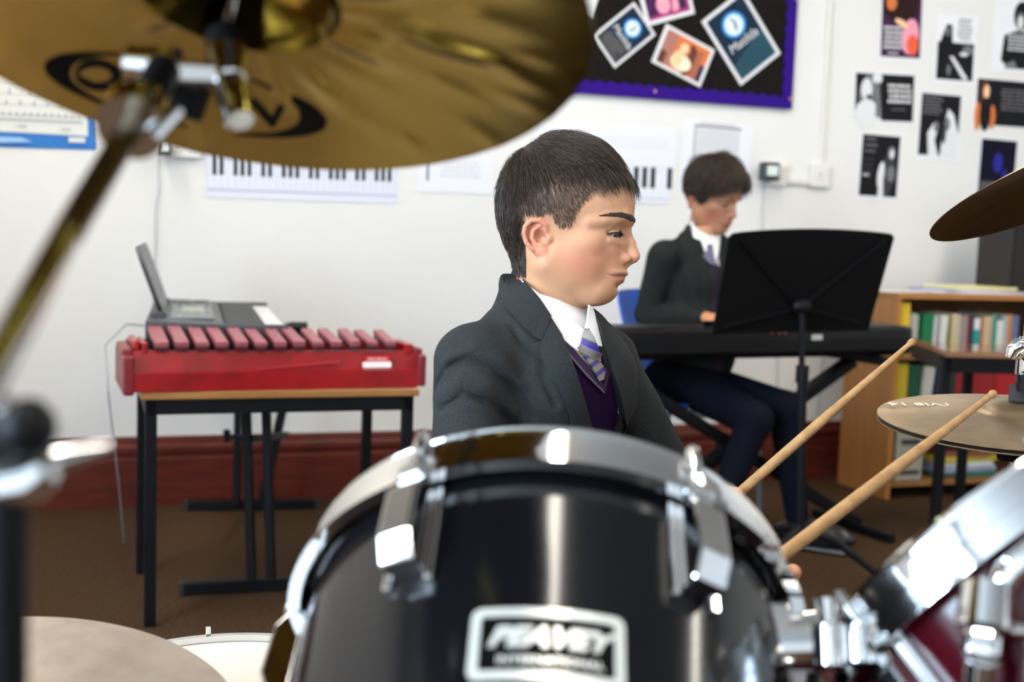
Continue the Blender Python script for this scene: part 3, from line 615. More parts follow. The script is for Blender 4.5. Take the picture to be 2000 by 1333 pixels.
for i, (w_, h, c, lab) in enumerate([(.06, .225, (.50, .36, .01), 'yellow binder at the left of the middle shelf'), (.055, .22, (.005, .07, .03), 'dark green binder on the middle shelf'), (.05, .215, (.55, .54, .5), 'white binder on the middle shelf, leaning'), (.05, .22, (.01, .02, .06), 'dark navy binder on the middle shelf'), (.045, .22, (.02, .02, .02), 'black binder on the middle shelf'), (.2, .2, (.30, .004, .008), 'deep red box file on the middle shelf'), (.2, .2, (.42, .006, .01), 'brighter red box file on the middle shelf')]):
    book(x, Z2, w_, h, .22, c, lab, 40+i, .09 if i == 2 else 0, G, name='ring_binder' if i < 5 else 'box_file', cat='binder' if i < 5 else 'box file', y0=.02+(.0 if i < 5 else .01)); x += w_+(.024 if i == 2 else .003)
# beige computer unit and a heap of papers on the bottom shelf
Mx = BC @ Matrix.Translation((.045, .01, .069)); t = thing('computer_case', 'beige computer unit on the bottom shelf of the bookcase', 'computer', M=Mx)
BEI = mat('beige_plastic', (.36, .33, .26), .5); mb = MB(); mb.box(0, .13, 0, .29, 0, .215, bev=.008); mb.build('case', BEI, t, local=True)
mb = MB(); mb.box(.02, .11, -.003, 0, .03, .045); mb.box(.02, .11, -.003, 0, .15, .17); mb.build('front_slot', KD, t, local=True)
YEL = mat('folder_yellow', (.70, .52, .04), .6)
hts = .070
for i, (c, w0, lab) in enumerate([((.03, .12, .08), .30, 'green folder lowest in the heap on the bottom shelf'), ((.35, .40, .55), .29, 'pale blue paper bundle on the green folder'), ((.7, .68, .62), .26, 'white paper bundle under the yellow folder'), ((.62, .45, .04), .31, 'yellow folder in the heap on the bottom shelf'), ((.25, .08, .04), .22, 'brown booklet on top of the yellow folder')]):
    M = BC @ Matrix.Translation((.42, .15, hts)) @ Matrix.Rotation((-.08, .07, -.03, .10, -.12)[i], 4, 'Z'); mb = MB(); mb.box(-w0/2, w0/2, -.11, .11, 0, .020, bev=.002)
    o = mb.build('folder', mat('heap_%d' % i, c, .6)); o.matrix_world = M; WM[o.name] = M.copy(); tag(o, lab, 'folder', 'papers heaped on the bottom shelf'); hts += .021
# papers on top of the bookcase
hts = BH+.0005
for i, (x0, w0, d0, hh, a, c, lab) in enumerate([(.44, .42, .22, .012, .02, (.72, .72, .80), 'stack of white sheets lying on the bookcase top'), (.38, .30, .21, .004, .15, (.35, .38, .62), 'blue-lined loose sheets on the bookcase'), (.46, .30, .21, .012, -.06, (.80, .74, .36), 'pale yellow writing pad on the sheets'), (.08, .20, .16, .003, .1, (.78, .77, .76), 'single white sheet at the left end of the bookcase top')]):
    z = BH+.0005 if i == 3 else hts
    M = BC @ Matrix.Translation((x0, .15, z)) @ Matrix.Rotation(a, 4, 'Z'); mb = MB(); mb.box(-w0/2, w0/2, -d0/2, d0/2, 0, hh)
    o = mb.build('paper_stack', mat('stack_%d' % i, c, .65)); o.matrix_world = M; WM[o.name] = M.copy(); tag(o, lab, 'paper', 'papers on the bookcase top')
    if i < 3: hts += hh+.0005
Mx = BC @ Matrix.Translation((.44, .06, BH+.0001+.0)); 
Ms = frame(atY(1936, 560, 4.92)*np.array([1, 1, 0])+np.array([0.0, 0, BH+.0004]), WE, (0, 0, 1))
t = thing('loudspeaker', 'tall dark cabinet loudspeaker on the bookcase at the right edge', 'speaker', M=Ms)
SPK = mat('speaker_black', (.012, .009, .008), .5); mb = MB(); mb.box(.0, .26, -.10, .10, 0, .40, bev=.004); mb.build('cabinet', SPK, t, local=True)
mb = MB(); mb.box(.012, .248, -.106, -.1, .012, .388); mb.build('grille', mat('speaker_cloth', (.014, .010, .010), .9), t, local=True)
# table in front of the bookcase
T2 = frame((1.600, 4.245, 0), (.995, .10, 0), (0, 0, 1))
t = thing('table', 'table with glossy wooden top and black frame in front of the bookcase', 'table', M=T2)
GT = mat('glossy_table_top', (.30, .125, .04), .12, noise=.4, nscale=5, ncol=(.20, .08, .025), stretch=(1, 12, 12), coat=.6)
a0 = T2.inverted() @ V(atZ(1782, 661, .655)); a1 = T2.inverted() @ V(atZ(1850, 687, .655))
mb = MB(); mb.use(GT); pl = [(a1.x, a1.y), (1.1, a1.y-.01), (1.1, a1.y+.31), (a0.x+.06, a1.y+.31), (a0.x, a0.y)]
mb.prism(pl, .637, .655); mb.build('table_top', None, t, local=True)
mb = MB(); 
def edgebar(p, q): mb.bar((p[0], p[1], .609), (q[0], q[1], .609), .025, .055)
ii = lambda p, k: (p[0]+k*.02, p[1]+.02)
edgebar(ii(pl[4], 1), ii(pl[0], 1)); edgebar(ii(pl[0], 1), ii(pl[1], -1)); mb.build('frame', BLACK, t, local=True)
for (x, y) in ((a1.x+.0, a1.y+.02), (.95, a1.y+.03), (.95, a1.y+.27), (a0.x+.1, a1.y+.27)):
    mb = MB(); mb.box(x, x+.03, y, y+.03, 0, .637 if True else .6, bev=.002); mb.build('leg', BLACK, t, local=True)
# ================================================================ drum kit
BLKSH = mat('black_lacquer', (.004, .004, .005), .14, spec=.30)
REDSH = mat('wine_red_lacquer', (.045, .002, .005), .14, spec=.4)
HEADM = mat('coated_drumhead', (.62, .57, .50), .55)
INSIDE = mat('ply_inside', (.25, .15, .08), .7)
BRASS = mat('polished_bronze', (.50, .33, .085), .20, 1.0, aniso=.5)
def bronze(name, col, rough, lathe_s, hammer=0., grime=None, metal=1.0):
    m = mat(name, col, rough, metal, aniso=.4); nt = m.node_tree; b = nt.nodes['Principled BSDF']
    tc = nt.nodes.new('ShaderNodeTexCoord'); sp = nt.nodes.new('ShaderNodeSeparateXYZ'); nt.links.new(tc.outputs['Object'], sp.inputs[0])
    cx = nt.nodes.new('ShaderNodeCombineXYZ'); nt.links.new(sp.outputs[0], cx.inputs[0]); nt.links.new(sp.outputs[1], cx.inputs[1])
    ln = nt.nodes.new('ShaderNodeVectorMath'); ln.operation = 'LENGTH'; nt.links.new(cx.outputs[0], ln.inputs[0])
    c2 = nt.nodes.new('ShaderNodeCombineXYZ'); nt.links.new(ln.outputs['Value'], c2.inputs[0])
    n = nt.nodes.new('ShaderNodeTexNoise'); n.inputs['Scale'].default_value = 420; n.inputs['Detail'].default_value = 4; nt.links.new(c2.outputs[0], n.inputs['Vector'])
    bp = nt.nodes.new('ShaderNodeBump'); bp.inputs['Strength'].default_value = lathe_s; bp.inputs['Distance'].default_value = .0004; nt.links.new(n.outputs[0], bp.inputs['Height'])
    if grime:
        g = nt.nodes.new('ShaderNodeTexNoise'); g.inputs['Scale'].default_value = 22; g.inputs['Detail'].default_value = 6; nt.links.new(tc.outputs['Object'], g.inputs['Vector'])
        mr = nt.nodes.new('ShaderNodeMapRange'); mr.inputs[1].default_value = .4; mr.inputs[2].default_value = .65; nt.links.new(g.outputs[0], mr.inputs[0])
        mx = nt.nodes.new('ShaderNodeMix'); mx.data_type = 'RGBA'; mx.inputs[6].default_value = (*col, 1); mx.inputs[7].default_value = (*grime, 1)
        nt.links.new(mr.outputs[0], mx.inputs[0]); nt.links.new(mx.outputs[2], b.inputs['Base Color'])
    nt.links.new(bp.outputs[0], b.inputs['Normal']); return m
def cym_prof(R, bell, bow, hb, th=.0012):
    up = []
    n = 26
    for i in range(n+1):
        r = .006+(R-.006)*i/n
        z = bow*(1-(r/R)**2)
        if r < bell: z += hb*max(0, (1-(r/bell)**2))**.6
        up.append((r, z))
    lo = [(r, z-th) for r, z in up[::-1]]
    return up+lo
def cymbal_mesh(R, bell, bow, hb, n=128, hammer=0, seed=1, rings=26):
    """bronze disc with a bell; hammer marks are real dimples"""
    rr = random.Random(seed); marks = []
    if hammer:
        for k in range(hammer):
            a = rr.random()*2*math.pi; r = R*(.28+.66*rr.random()); marks.append((r, a, (.005+.004*rr.random()), .016+.014*rr.random(), .0004+.0004*rr.random()))
    mb = MB(); nr = 90 if hammer else rings; vs = []; A = np.linspace(0, 2*np.pi, n, endpoint=False); RR = .006+(R-.006)*np.linspace(0, 1, nr+1)
    g, a = np.meshgrid(RR, A, indexing='ij'); z = bow*(1-(g/R)**2)+np.where(g < bell, hb*np.clip(1-(g/bell)**2, 0, 1)**.6, 0)
    x = g*np.cos(a); y = g*np.sin(a)
    for (r0, a0, w0, l0, d0) in marks:
        dx = x-r0*math.cos(a0); dy = y-r0*math.sin(a0); u = dx*math.cos(a0)+dy*math.sin(a0); v = -dx*math.sin(a0)+dy*math.cos(a0)
        z = z-d0*np.exp(-(u/l0)**2-(v/w0)**2)
    N_ = (nr+1)*n
    P = np.stack([x, y, z], -1).reshape(-1, 3); Q = P.copy(); Q[:, 2] -= .0012
    f = []
    for i in range(nr):
        for j in range(n):
            j2 = (j+1) % n; f.append((i*n+j, (i+1)*n+j, (i+1)*n+j2, i*n+j2)); f.append((N_+i*n+j, N_+i*n+j2, N_+(i+1)*n+j2, N_+(i+1)*n+j))
    for j in range(n):
        j2 = (j+1) % n; f.append((nr*n+j, N_+nr*n+j, N_+nr*n+j2, nr*n+j2)); f.append((j, j2, N_+j2, N_+j))
    mb.add([tuple(q) for q in np.vstack([P, Q])], f, True); return mb

# ---- large gold cymbal over the scene, seen from below
cN = np.array([.0604, .3634, .9297]); cN /= np.linalg.norm(cN)
cc = np.array([-.1642, .6883, 1.1293]); GR = .205
MG = frame(cc-cN*.002, (1, 0, 0), cN)
GOLD = bronze('gold_cymbal_bronze', (.205, .132, .018), .15, .12)
t = thing('cymbal', 'large gold cymbal seen from below at the top left, close to the camera', 'cymbal', M=MG)
mb = cymbal_mesh(GR, .058, .014, .022, n=200, hammer=95, seed=4); mb.build('bow', GOLD, t, local=True)
# printed mark on the underside: ellipse ring with letters and a small text line
PRT = mat('black_print', (.002, .002, .002), .6, spec=.05)
def under(px, py, dz=.0016):   # pixel -> point on the underside in the cymbal's frame (print only)
    Mi = MG.inverted(); o = Mi @ V(_C); d = (Mi.to_3x3() @ V(ray(px, py))); z = 0.008
    for _ in range(6):
        tt = (z-o.z)/d.z; p = o+d*tt; rr_ = math.hypot(p.x, p.y); z = .014*(1-(rr_/GR)**2)-dz
    return p
def printed(mb, outer, inner=None, dz=.0017):
    if inner is None:
        vs = [under(*q, dz) for q in outer]; c = sum(vs, Vector())/len(vs); n_ = len(vs); mb.add(vs+[c], [(i, (i+1) % n_, n_) for i in range(n_)], False)
    else:
        a = [under(*q, dz) for q in outer]; b = [under(*q, dz) for q in inner]; n_ = len(a); mb.add(a+b, [(i, (i+1) % n_, n_+(i+1) % n_, n_+i) for i in range(n_)], False)
def el(cx, cy, rx, ry, rot, n=72): return circle2(cx, cy, rx, ry, n, rot)
mb = MB(); o_ = []; i_ = []
for k in range(96):
    a = 2*math.pi*k/96; c, s_ = math.cos(a), math.sin(a); thk = 3+12*abs(c)**2.5
    rx, ry, ro = 282, 62, .205; x = 362+rx*c*math.cos(ro)-ry*s_*math.sin(ro); y = 186+rx*c*math.sin(ro)+ry*s_*math.cos(ro)
    rx2, ry2 = rx-thk*3.6, ry-thk*.8; x2 = 362+rx2*c*math.cos(ro)-ry2*s_*math.sin(ro); y2 = 186+rx2*c*math.sin(ro)+ry2*s_*math.cos(ro); o_.append((x, y)); i_.append((x2, y2))
printed(mb, o_, i_)
printed(mb, el(192, 147, 47, 31, .1), el(192, 147, 26, 15, .1))
def stroke(pts, w_):
    for (a, b) in zip(pts[:-1], pts[1:]):
        a = np.array(a, float); b = np.array(b, float); d = (b-a)/np.linalg.norm(b-a); n_ = np.array([-d[1], d[0]])*w_/2; printed(mb, [a-n_-d*w_*.3, b-n_+d*w_*.3, b+n_+d*w_*.3, a+n_-d*w_*.3])
stroke([(488, 196), (500, 205), (532, 242), (548, 212), (552, 206)], 15)
stroke([(474, 238), (488, 198)], 12)
mb.build('printed_mark', PRT, t, local=True)
mb = MB(); mb.lathe([(0, .022), (.014, .022), (.016, .030), (.014, .037), (0, .037)], 24); mb.build('felt_washer', mat('felt', (.02, .02, .02), .9), t, local=True)
# its stand: rod, tilter, clamp, boom
t = thing('cymbal_stand', 'chrome boom stand holding the large gold cymbal, blurred at the left', 'stand', loc=atY(0, 900, .55)*np.array([1, 1, 0]))
bc = MG @ Vector((0, 0, .03)); dn = Vector([-q for q in cN]); 
j1 = V(atY(447, 150, .72)); j0 = V(atY(440, 62, .745)); j2 = V(atY(300, 140, .70)); j3 = V(atY(262, 232, .67))
mb = MB(); mb.tube([bc+Vector(cN)*.02, j0, j1], .0035, 12); mb.build('top_rod', CHROME, t)
mb = MB(); mb.tube([V(atY(437, 62, .735)), V(atY(442, 100, .73))], [.011, .013], 20); mb.build('sleeve', BLACK, t)
mb = MB(); mb.tube([V(atY(441, 98, .725)), V(atY(446, 158, .715))], [.0125, .0125], 20); mb.tube([V(atY(447, 158, .715)), V(atY(466, 236, .70))], [.0105, .009], 20); mb.build('tilter_barrel', CHROME, t)
mb = MB(); mb.bar(V(atY(300, 142, .70)), V(atY(440, 148, .715)), .014, .016, bev=.004); mb.build('tilter_arm', CHROME, t)
mb = MB(); mb.tube([V(atY(252, 128, .70)), V(atY(346, 138, .70))], [.012, .014], 20); mb.build('ratchet', CHROME, t)
mb = MB(); mb.tube([V(atY(350, 160, .72)), V(atY(335, 225, .72))], [.020, .018], 24); mb.build('ratchet_housing', BLACK, t)
mb = MB(); mb.tube([V(atY(318, 140, .69)), V(atY(262, 240, .62))], [.010, .010], 20); mb.build('upper_tube', BLACK, t)
mb = MB(); mb.tube([V(atY(270, 218, .64)), V(atY(256, 250, .62))], [.018, .018], 24); mb.build('clamp', CHROME, t)
mb = MB(); mb.tube([V(atY(318, 250, .63)), V(atY(300, 262, .62)), V(atY(345, 215, .63))], [.004, .006, .005], 10); mb.build('wing_screw', CHROME, t)
mb = MB(); mb.tube([V(atY(258, 245, .62)), V(atY(128, 462, .50))], [.0068, .0068], 28); mb.build('middle_tube', mat('bronze_reflection_tube', (.16, .12, .06), .25, 1.0), t)  # chrome tube; the gold cymbal's reflection is put into its colour
mb = MB(); mb.tube([V(atY(132, 452, .505)), V(atY(-60, 795, .38))], [.0068, .0072], 28); mb.build('lower_tube', CHROME, t)
# hardware at the left edge
LY = .44
t = thing('cymbal_stand', 'out-of-focus stand hardware with chrome clamp at the lower left edge', 'stand', loc=(atY(12, 1000, LY)*np.array([1, 1, 0])))
mb = MB(); mb.tube([V(atY(8, 960, LY)), V((atY(12, 1000, LY)[0], LY, 0.02))], .0085, 24); mb.build('pole', BLACK, t)
mb = MB(); mb.ell(tuple(atY(52, 838, LY)), (.011, .013, .012)); mb.build('knob', BLACK, t)
mb = MB(); mb.ell(tuple(atY(2, 800, LY)), (.006, .006, .006)); mb.tube([V(atY(20, 925, LY)), V(atY(90, 905, LY+.01)), V(atY(215, 872, LY+.02))], [.006, .0065, .002], 16); mb.tube([V(atY(-20, 960, LY)), V(atY(60, 945, LY)), V(atY(95, 915, LY))], [.008, .008, .006], 18); mb.build('clamp', CHROME, t)
mb = MB(); mb.tube([V(atY(-30, 868, LY)), V(atY(50, 880, LY))], [.009, .008], 18); mb.build('collar', BLACK, t)
for a in (.6, 2.7, 4.8):
    o = WM[t.name].translation; d = Vector((math.cos(a), math.sin(a), 0)); mb = MB(); mb.tube([o+Vector((0, 0, .28)), o+d*.22+Vector((0, 0, .012))], .006, 12); mb.build('leg', CHROME, t)

# ---- worn cymbal lower left and floor tom behind it
rN = np.array([.098, -.155, .983]); MR_ = frame((-.4591, 1.0434, .5438-.01), (1, 0, 0), rN)
DULL = bronze('worn_bronze', (.42, .345, .285), .36, .5, grime=(.36, .28, .225), metal=.75)
t = thing('cymbal', 'dull worn cymbal lying nearly flat in the lower left corner', 'cymbal', M=MR_)
cymbal_mesh(.222, .045, .012, .014).build('bow', DULL, t, local=True)
mb = MB(); mb.lathe([(0, .026), (.013, .026), (.013, .036), (0, .036)], 20); mb.build('felt_washer', MATS['felt'], t, local=True)
t = thing('cymbal_stand', 'stand under the worn cymbal in the lower left corner', 'stand', loc=(-.4591, 1.0434, 0))
mb = MB(); mb.tube([(-.4591, 1.0434, .08), (-.4591, 1.0434, .50), MR_ @ Vector((0, 0, .06))], [.011, .009, .004], 16); mb.build('pole', CHROME, t)
for a in (.4, 2.5, 4.6): mb = MB(); mb.tube([(-.4591, 1.0434, .3), (-.4591+.2*math.cos(a), 1.0434+.2*math.sin(a), .01)], .006, 10); mb.build('leg', CHROME, t)

def hoop_prof(R, h=.04, t_=.0022):   # triple flanged hoop: z=0 at the top edge, going down
    return [(R-.010, -.001), (R-.004, 0), (R-.0035, -.002), (R-.006, -.006), (R-.006, -h*.55), (R-.0015, -h*.60), (R-.0015, -h*.92), (R+.005, -h*.96), (R+.005, -h), (R-.004, -h), (R-.0045, -h*.65), (R-.009, -h*.6), (R-.009, -.004)]
def drum(name, label, M, R, depth_, shell, nl, a0, lugs='box', headm=HEADM, legs=False, cat='drum', lug_vis=None, inner=INSIDE):
    """M: frame with z = outward normal of the batter head, origin at hoop top centre"""
    t = thing(name, label, cat, M=M); Rs = R-.012; h = .040
    mb = MB(); mb.lathe([(Rs, -.012), (Rs, -depth_+.0), (Rs-.006, -depth_), (Rs-.006, -.012)], 128, closed=True); mb.build('shell', shell, t, local=True)
    mb = MB(); mb.lathe([(0, -.010), (Rs*.6, -.010), (Rs+.001, -.010), (R-.0065, -.020), (R-.0085, -.020), (Rs+.0005, -.0112), (0, -.0112)], 96); mb.build('drumhead', headm, t, local=True)
    mb = MB(); mb.lathe(hoop_prof(R, h), 160, closed=True); mb.build('hoop', CHROME, t, local=True)
    mb = MB(); mb.lathe([(r, -depth_-.004-z) for r, z in hoop_prof(R, h)], 128, M=Matrix.Translation((0, 0, 0)), closed=True); mb.build('hoop', CHROME, t, local=True)
    mb = MB(); mb.lathe([(0, -depth_-.002), (Rs, -depth_-.002), (Rs, -depth_-.004), (0, -depth_-.004)], 64); mb.build('drumhead', mat('resonant_head', (.03, .03, .03), .2), t, local=True)
    for k in range(nl):
        a = a0+2*math.pi*k/nl; Ma = Matrix.Rotation(a, 4, 'Z') @ Matrix.Translation((Rs, 0, 0))
        # local: x radial out, y tangential, z axis
        zl = -.041; Lg = .070
        mb = MB(); w2 = .0120
        side = [(0, zl), (.014, zl+.003), (.024, zl-.012), (.026, zl-.052), (.018, zl-Lg), (0, zl-Lg)]
        n_ = len(side); vs = [Vector((x, y, z)) for y in (-w2, w2) for x, z in side]
        mb.add([Ma @ v for v in vs], [tuple(range(n_)), tuple(n_+i for i in range(n_))[::-1]]+[(i, n_+i, n_+(i+1) % n_, (i+1) % n_) for i in range(n_)], False)
        # flanges left and right of the box
        for sg in (-1, 1):
            mb.box(-.0005, .004, sg*w2 if sg > 0 else -w2-.006, w2+.006 if sg > 0 else -w2, zl-Lg-.006, zl+.004, Ma, .0015)
        lg = mb.build('lug', CHROME, t, local=True, bevel=.002)
        mb = MB(); mb.tube([(R-.002-Rs, 0, .006), (R-.002-Rs, 0, zl)], .0030, 12, M=Ma); mb.tube([(R-.002-Rs, 0, -.012), (R-.002-Rs, 0, -.003)], .0058, 12, M=Ma); mb.box(R-.002-Rs-.0035, R-.002-Rs+.0035, -.0035, .0035, -.003, .009, Ma, .001)
        mb.tube([(R-.002-Rs, 0, -h-.001), (R-.002-Rs, 0, -h+.006)], .006, 12, M=Ma)
        mb.build('tension_rod', CHROME, lg, local=True)
        mb = MB(); mb.box(R-Rs-.010, R-Rs+.008, -.009, .009, -h+.002, -h+.010, Ma, .002); mb.build('hoop_claw', CHROME, lg, local=True)
    if legs:
        for k in range(3):
            a = a0+.5+2*math.pi*k/3; Ma = Matrix.Rotation(a, 4, 'Z') @ Matrix.Translation((Rs+.014, 0, 0)); mb = MB(); mb.tube([(0, 0, -.10), (0, 0, -depth_), (.02, 0, -M.translation.z+.012)], .005, 12, M=Ma); mb.build('leg', CHROME, t, local=True)
            mb = MB(); mb.box(-.014, .01, -.012, .012, -.16, -.10, Ma, .003); mb.build('leg_bracket', CHROME, t, local=True)
    return t
drum('floor_tom', 'cream-headed drum with chrome rim behind the worn cymbal', frame((-.318, 1.32, .468), (1, 0, 0), (0, 0, 1)), .205, .30, BLKSH, 8, .35, legs=True)
# ---- the big black tom
tN = np.array([.037, .813, .581]); tN /= np.linalg.norm(tN); tc_ = np.array([.033, .8926, .7306])
MT = frame(tc_, (1, 0, 0), tN)
tom = drum('tom_drum', 'large black tom drum with chrome hoop in the foreground centre', MT, .188, .245, BLKSH, 6, math.radians(-119.8), cat='drum')
# badge
def tomcyl(px, py, R=.1765):   # pixel -> (angle, z) on the shell
    Mi = MT.inverted(); o = Mi @ V(_C); d = Mi.to_3x3() @ V(ray(px, py)); a = d.x**2+d.y**2; b = 2*(o.x*d.x+o.y*d.y); c = o.x**2+o.y**2-R*R
    q = b*b-4*a*c; s_ = (-b-math.sqrt(max(q, 0)))/(2*a); p = o+d*s_; return math.atan2(p.y, p.x), p.z
ba, bz = tomcyl(1069, 1262); c4 = [tomcyl(*q) for q in ((930, 1190), (1218, 1215), (1215, 1333), (925, 1318))]

bw = .176*abs(c4[1][0]-c4[0][0]); bh = abs(c4[3][1]-c4[0][1])
bt = MB(); 
def wrap(mb2):   # wrap flat (x,y,z) badge geometry around the shell, x along the circumference
    R0 = .1765
    out = []
    for (x, y, z) in mb2.v:
        a = ba+x/R0; out.append(((R0+z)*math.cos(a), (R0+z)*math.sin(a), bz+y))
    mb2.v = out; return mb2
def strip(mb2, pts_o, pts_i, z0, z1):
    n_ = len(pts_o); vs = [(x, y, z) for z in (z0, z1) for P_ in (pts_o, pts_i) for x, y in P_]
    f = []
    for i in range(n_):
        j = (i+1) % n_; f += [(2*n_+i, 2*n_+j, 3*n_+j, 3*n_+i), (i, n_+i, n_+j, j), (i, j, 2*n_+j, 2*n_+i), (n_+i, 3*n_+i, 3*n_+j, n_+j)]
    mb2.add(vs, f, False)
def dense(pts, k=6):
    out = []
    for i in range(len(pts)):
        a = pts[i]; b = pts[(i+1) % len(pts)]
        for j in range(k): out.append((a[0]+(b[0]-a[0])*j/k, a[1]+(b[1]-a[1])*j/k))
    return out
BADGE = mat('badge_cream_metal', (.70, .69, .62), .28, .35)
W2, H2 = .0445, .0240
mb = MB(); mb.use(PRT)
g = 24
for i in range(g): x0 = -W2+2*W2*i/g; x1 = -W2+2*W2*(i+1)/g; mb.box(x0, x1, -H2+.002, H2-.002, .0003, .0012)
wrap(mb); bpl = mb.build('badge', PRT, tom, local=True)
mb = MB(); strip(mb, dense(rrect(-W2, W2, -H2, H2, .006)), dense(rrect(-W2+.0056, W2-.0056, -H2+.0056, H2-.0056, .002)), .0003, .0024); wrap(mb); mb.build('badge_frame', BADGE, bpl, local=True)
mb = MB(); text_mb(mb, 'PEAVEY', .0180, Matrix.Translation((0, .004, .0016)), shear=.35, sx=1.12, depth=.0004, bold=.0009); text_mb(mb, 'INTERNATIONAL', .0066, Matrix.Translation((.002, -.0110, .0016)), sx=1.18, depth=.0002, bold=.0002); wrap(mb); mb.build('badge_lettering', BADGE, bpl, local=True)
# ---- the wine red tom at the right
sN = np.array([-.479, .621, .620]); sN /= np.linalg.norm(sN); sc_ = np.array([.3680, .8781, .7767])
MS = frame(sc_, (1, 0, 0), sN)
tom2 = drum('tom_drum', 'wine red tom drum with broad chrome hoop in the lower right corner', MS, .165, .30, REDSH, 6, math.radians(-100), cat='drum')
# ---- tom holder
t = thing('tom_holder', 'chrome tom mounting arms and clamps between the two foreground drums', 'drum hardware', loc=(.27, .80, .0))
def TP(px, py, Y): return V(atY(px, py, Y))
mb = MB(); mb.bar(TP(1500, 1180, .80), TP(1512, 1310, .78), .026, .03, bev=.006); mb.tube([TP(1468, 1215, .80), TP(1475, 1300, .79)], .010, 16); mb.build('bracket', CHROME, t)
mb = MB(); mb.tube([TP(1480, 1262, .79), TP(1640, 1255, .79)], .0195, 24); mb.build('receiver_block', CHROME, t)
mb = MB(); mb.tube([TP(1620, 1262, .78), TP(1830, 1240, .78)], .0145, 24); mb.build('arm', CHROME, t)
mb = MB(); mb.tube([TP(1616, 1222, .78), TP(1620, 1300, .77)], .012, 18); mb.tube([TP(1612, 1168, .785), TP(1616, 1215, .78)], [.009, .006], 16); mb.build('wing_bolt', CHROME, t)
mb = MB(); mb.tube([TP(1680, 1225, .78), TP(1684, 1296, .77)], [.0165, .0165], 20); mb.build('memory_clamp', CHROME, t)
mb = MB(); mb.tube([TP(1500, 1218, .81), TP(1620, 1205, .81)], .005, 12); mb.build('hinge_pin', CHROME, t)
mb = MB(); mb.tube([TP(1815, 1240, .78), TP(1835, 1270, .78), TP(1850, 1345, .77)], [.018, .016, .012], 18); mb.ell(tuple(atY(1818, 1225, .77)), (.008, .008, .008)); mb.build('elbow_joint', CHROME, t)
mb = MB(); mb.tube([TP(1740, 1345, .77), TP(1860, 1335, .77)], [.016, .016], 18); mb.build('lower_clamp', CHROME, t)
pb = TP(1790, 1345, .77); mb = MB(); mb.tube([pb, Vector((pb.x, pb.y, .40))], .014, 20); mb.build('post', CHROME, t)
# ---- bass drum that carries the holder (mostly below the frame)
MBD = frame((.24, .66, .30), (1, 0, 0), (.0, -1, 0))
t = thing('bass_drum', 'bass drum under the two tom drums, below the edge of the photo', 'drum', M=MBD)
mb = MB(); mb.lathe([(.255, -.02), (.255, -.38), (.247, -.38), (.247, -.02)], 96, closed=True); mb.build('shell', REDSH, t, local=True)
for z in (0, -.38): mb = MB(); mb.lathe([(.262, z), (.268, z-.02), (.262, z-.04), (.250, z-.02)], 96, closed=True); mb.build('hoop', BLKSH, t, local=True)
mb = MB(); mb.lathe([(0, -.02), (.252, -.02), (.252, -.022), (0, -.022)], 64); mb.build('drumhead', mat('bass_head', (.02, .02, .02), .3), t, local=True)
# chrome lug, rod and pipe close to the right edge: curved arm of the holder
t = thing('mounting_arm', 'curved chrome mounting arm in front of the wine red drum', 'drum hardware', loc=(.36, .72, 0))
mb = MB(); mb.tube([TP(2050, 1075, .72), TP(2010, 1085, .72), TP(1970, 1120, .72), TP(1945, 1165, .72), TP(1935, 1195, .72)], .0105, 20); mb.build('bent_pipe', CHROME, t)
mb = MB(); mb.tube([TP(1930, 1150, .715), TP(1922, 1235, .70)], [.0165, .0175], 24); mb.build('socket_sleeve', CHROME, t)
mb = MB(); mb.bar(TP(1920, 1235, .70), TP(1915, 1298, .69), .022, .03, bev=.006); mb.build('memory_clamp', CHROME, t)
mb = MB(); mb.tube([TP(1925, 1228, .70), TP(2040, 1236, .70)], .0055, 12); mb.build('clamp_bolt', CHROME, t)
mb = MB(); mb.tube([TP(1922, 1290, .69), V((.30, .72, .42))], .0105, 20); mb.build('post', CHROME, t)

# ---- hi-hat
hN = np.array([-.032, -.0565, .998]); hc = np.array([.666, 1.5242, .7979-.010]); MH = frame(hc, (1, 0, 0), hN)
HAT = bronze('hi_hat_bronze', (.40, .29, .17), .40, .45, grime=(.33, .235, .14), metal=.85)
t = thing('hi_hat', 'pair of worn bronze hi-hat cymbals at the right edge', 'cymbals', loc=(hc[0], hc[1], 0))
mb = cymbal_mesh(.178, .05, .011, .014); mb.v = [tuple(MH @ Vector(v)) for v in mb.v]; top = mb.build('top_cymbal', HAT, t)
mb = cymbal_mesh(.178, .05, -.011, -.014); mb.v = [tuple(MH @ Vector((v[0], v[1], v[2]-.006))) for v in mb.v]; mb.build('bottom_cymbal', HAT, t)
mb = MB(); zN = MH @ Vector((0, 0, .025)); mb.tube([zN, zN+Vector((0, 0, .02)), zN+Vector((0, 0, .021)), zN+Vector((0, 0, .035))], [.015, .015, .008, .008], 20); mb.build('felt', MATS['felt'], t)
mb = MB(); mb.tube([zN+Vector((0, 0, .035)), zN+Vector((0, 0, .055)), zN+Vector((0, 0, .057)), zN+Vector((0, 0, .085))], [.010, .010, .0075, .0075], 20); mb.build('clutch', CHROME, t)
mb = MB(); mb.tube([zN+Vector((0, 0, .3)), Vector((hc[0], hc[1], .05))], .003, 12); mb.build('pull_rod', CHROME, t)
mb = MB(); mb.tube([Vector((hc[0], hc[1], .76)), Vector((hc[0], hc[1], .74)), Vector((hc[0], hc[1], .10))], [.014, .010, .012], 20); mb.build('stand_tube', CHROME, t)
mb = MB(); mb.tube([Vector((hc[0], hc[1], .775)), Vector((hc[0], hc[1], .735))], [.030, .024], 24); mb.build('seat_cup', BLKSH, t)
for a in (0, 1.6, 3.9): mb = MB(); mb.tube([(hc[0], hc[1], .35), (hc[0]+.17*math.cos(a), hc[1]+.17*math.sin(a), .01)], .006, 10); mb.build('leg', CHROME, t)
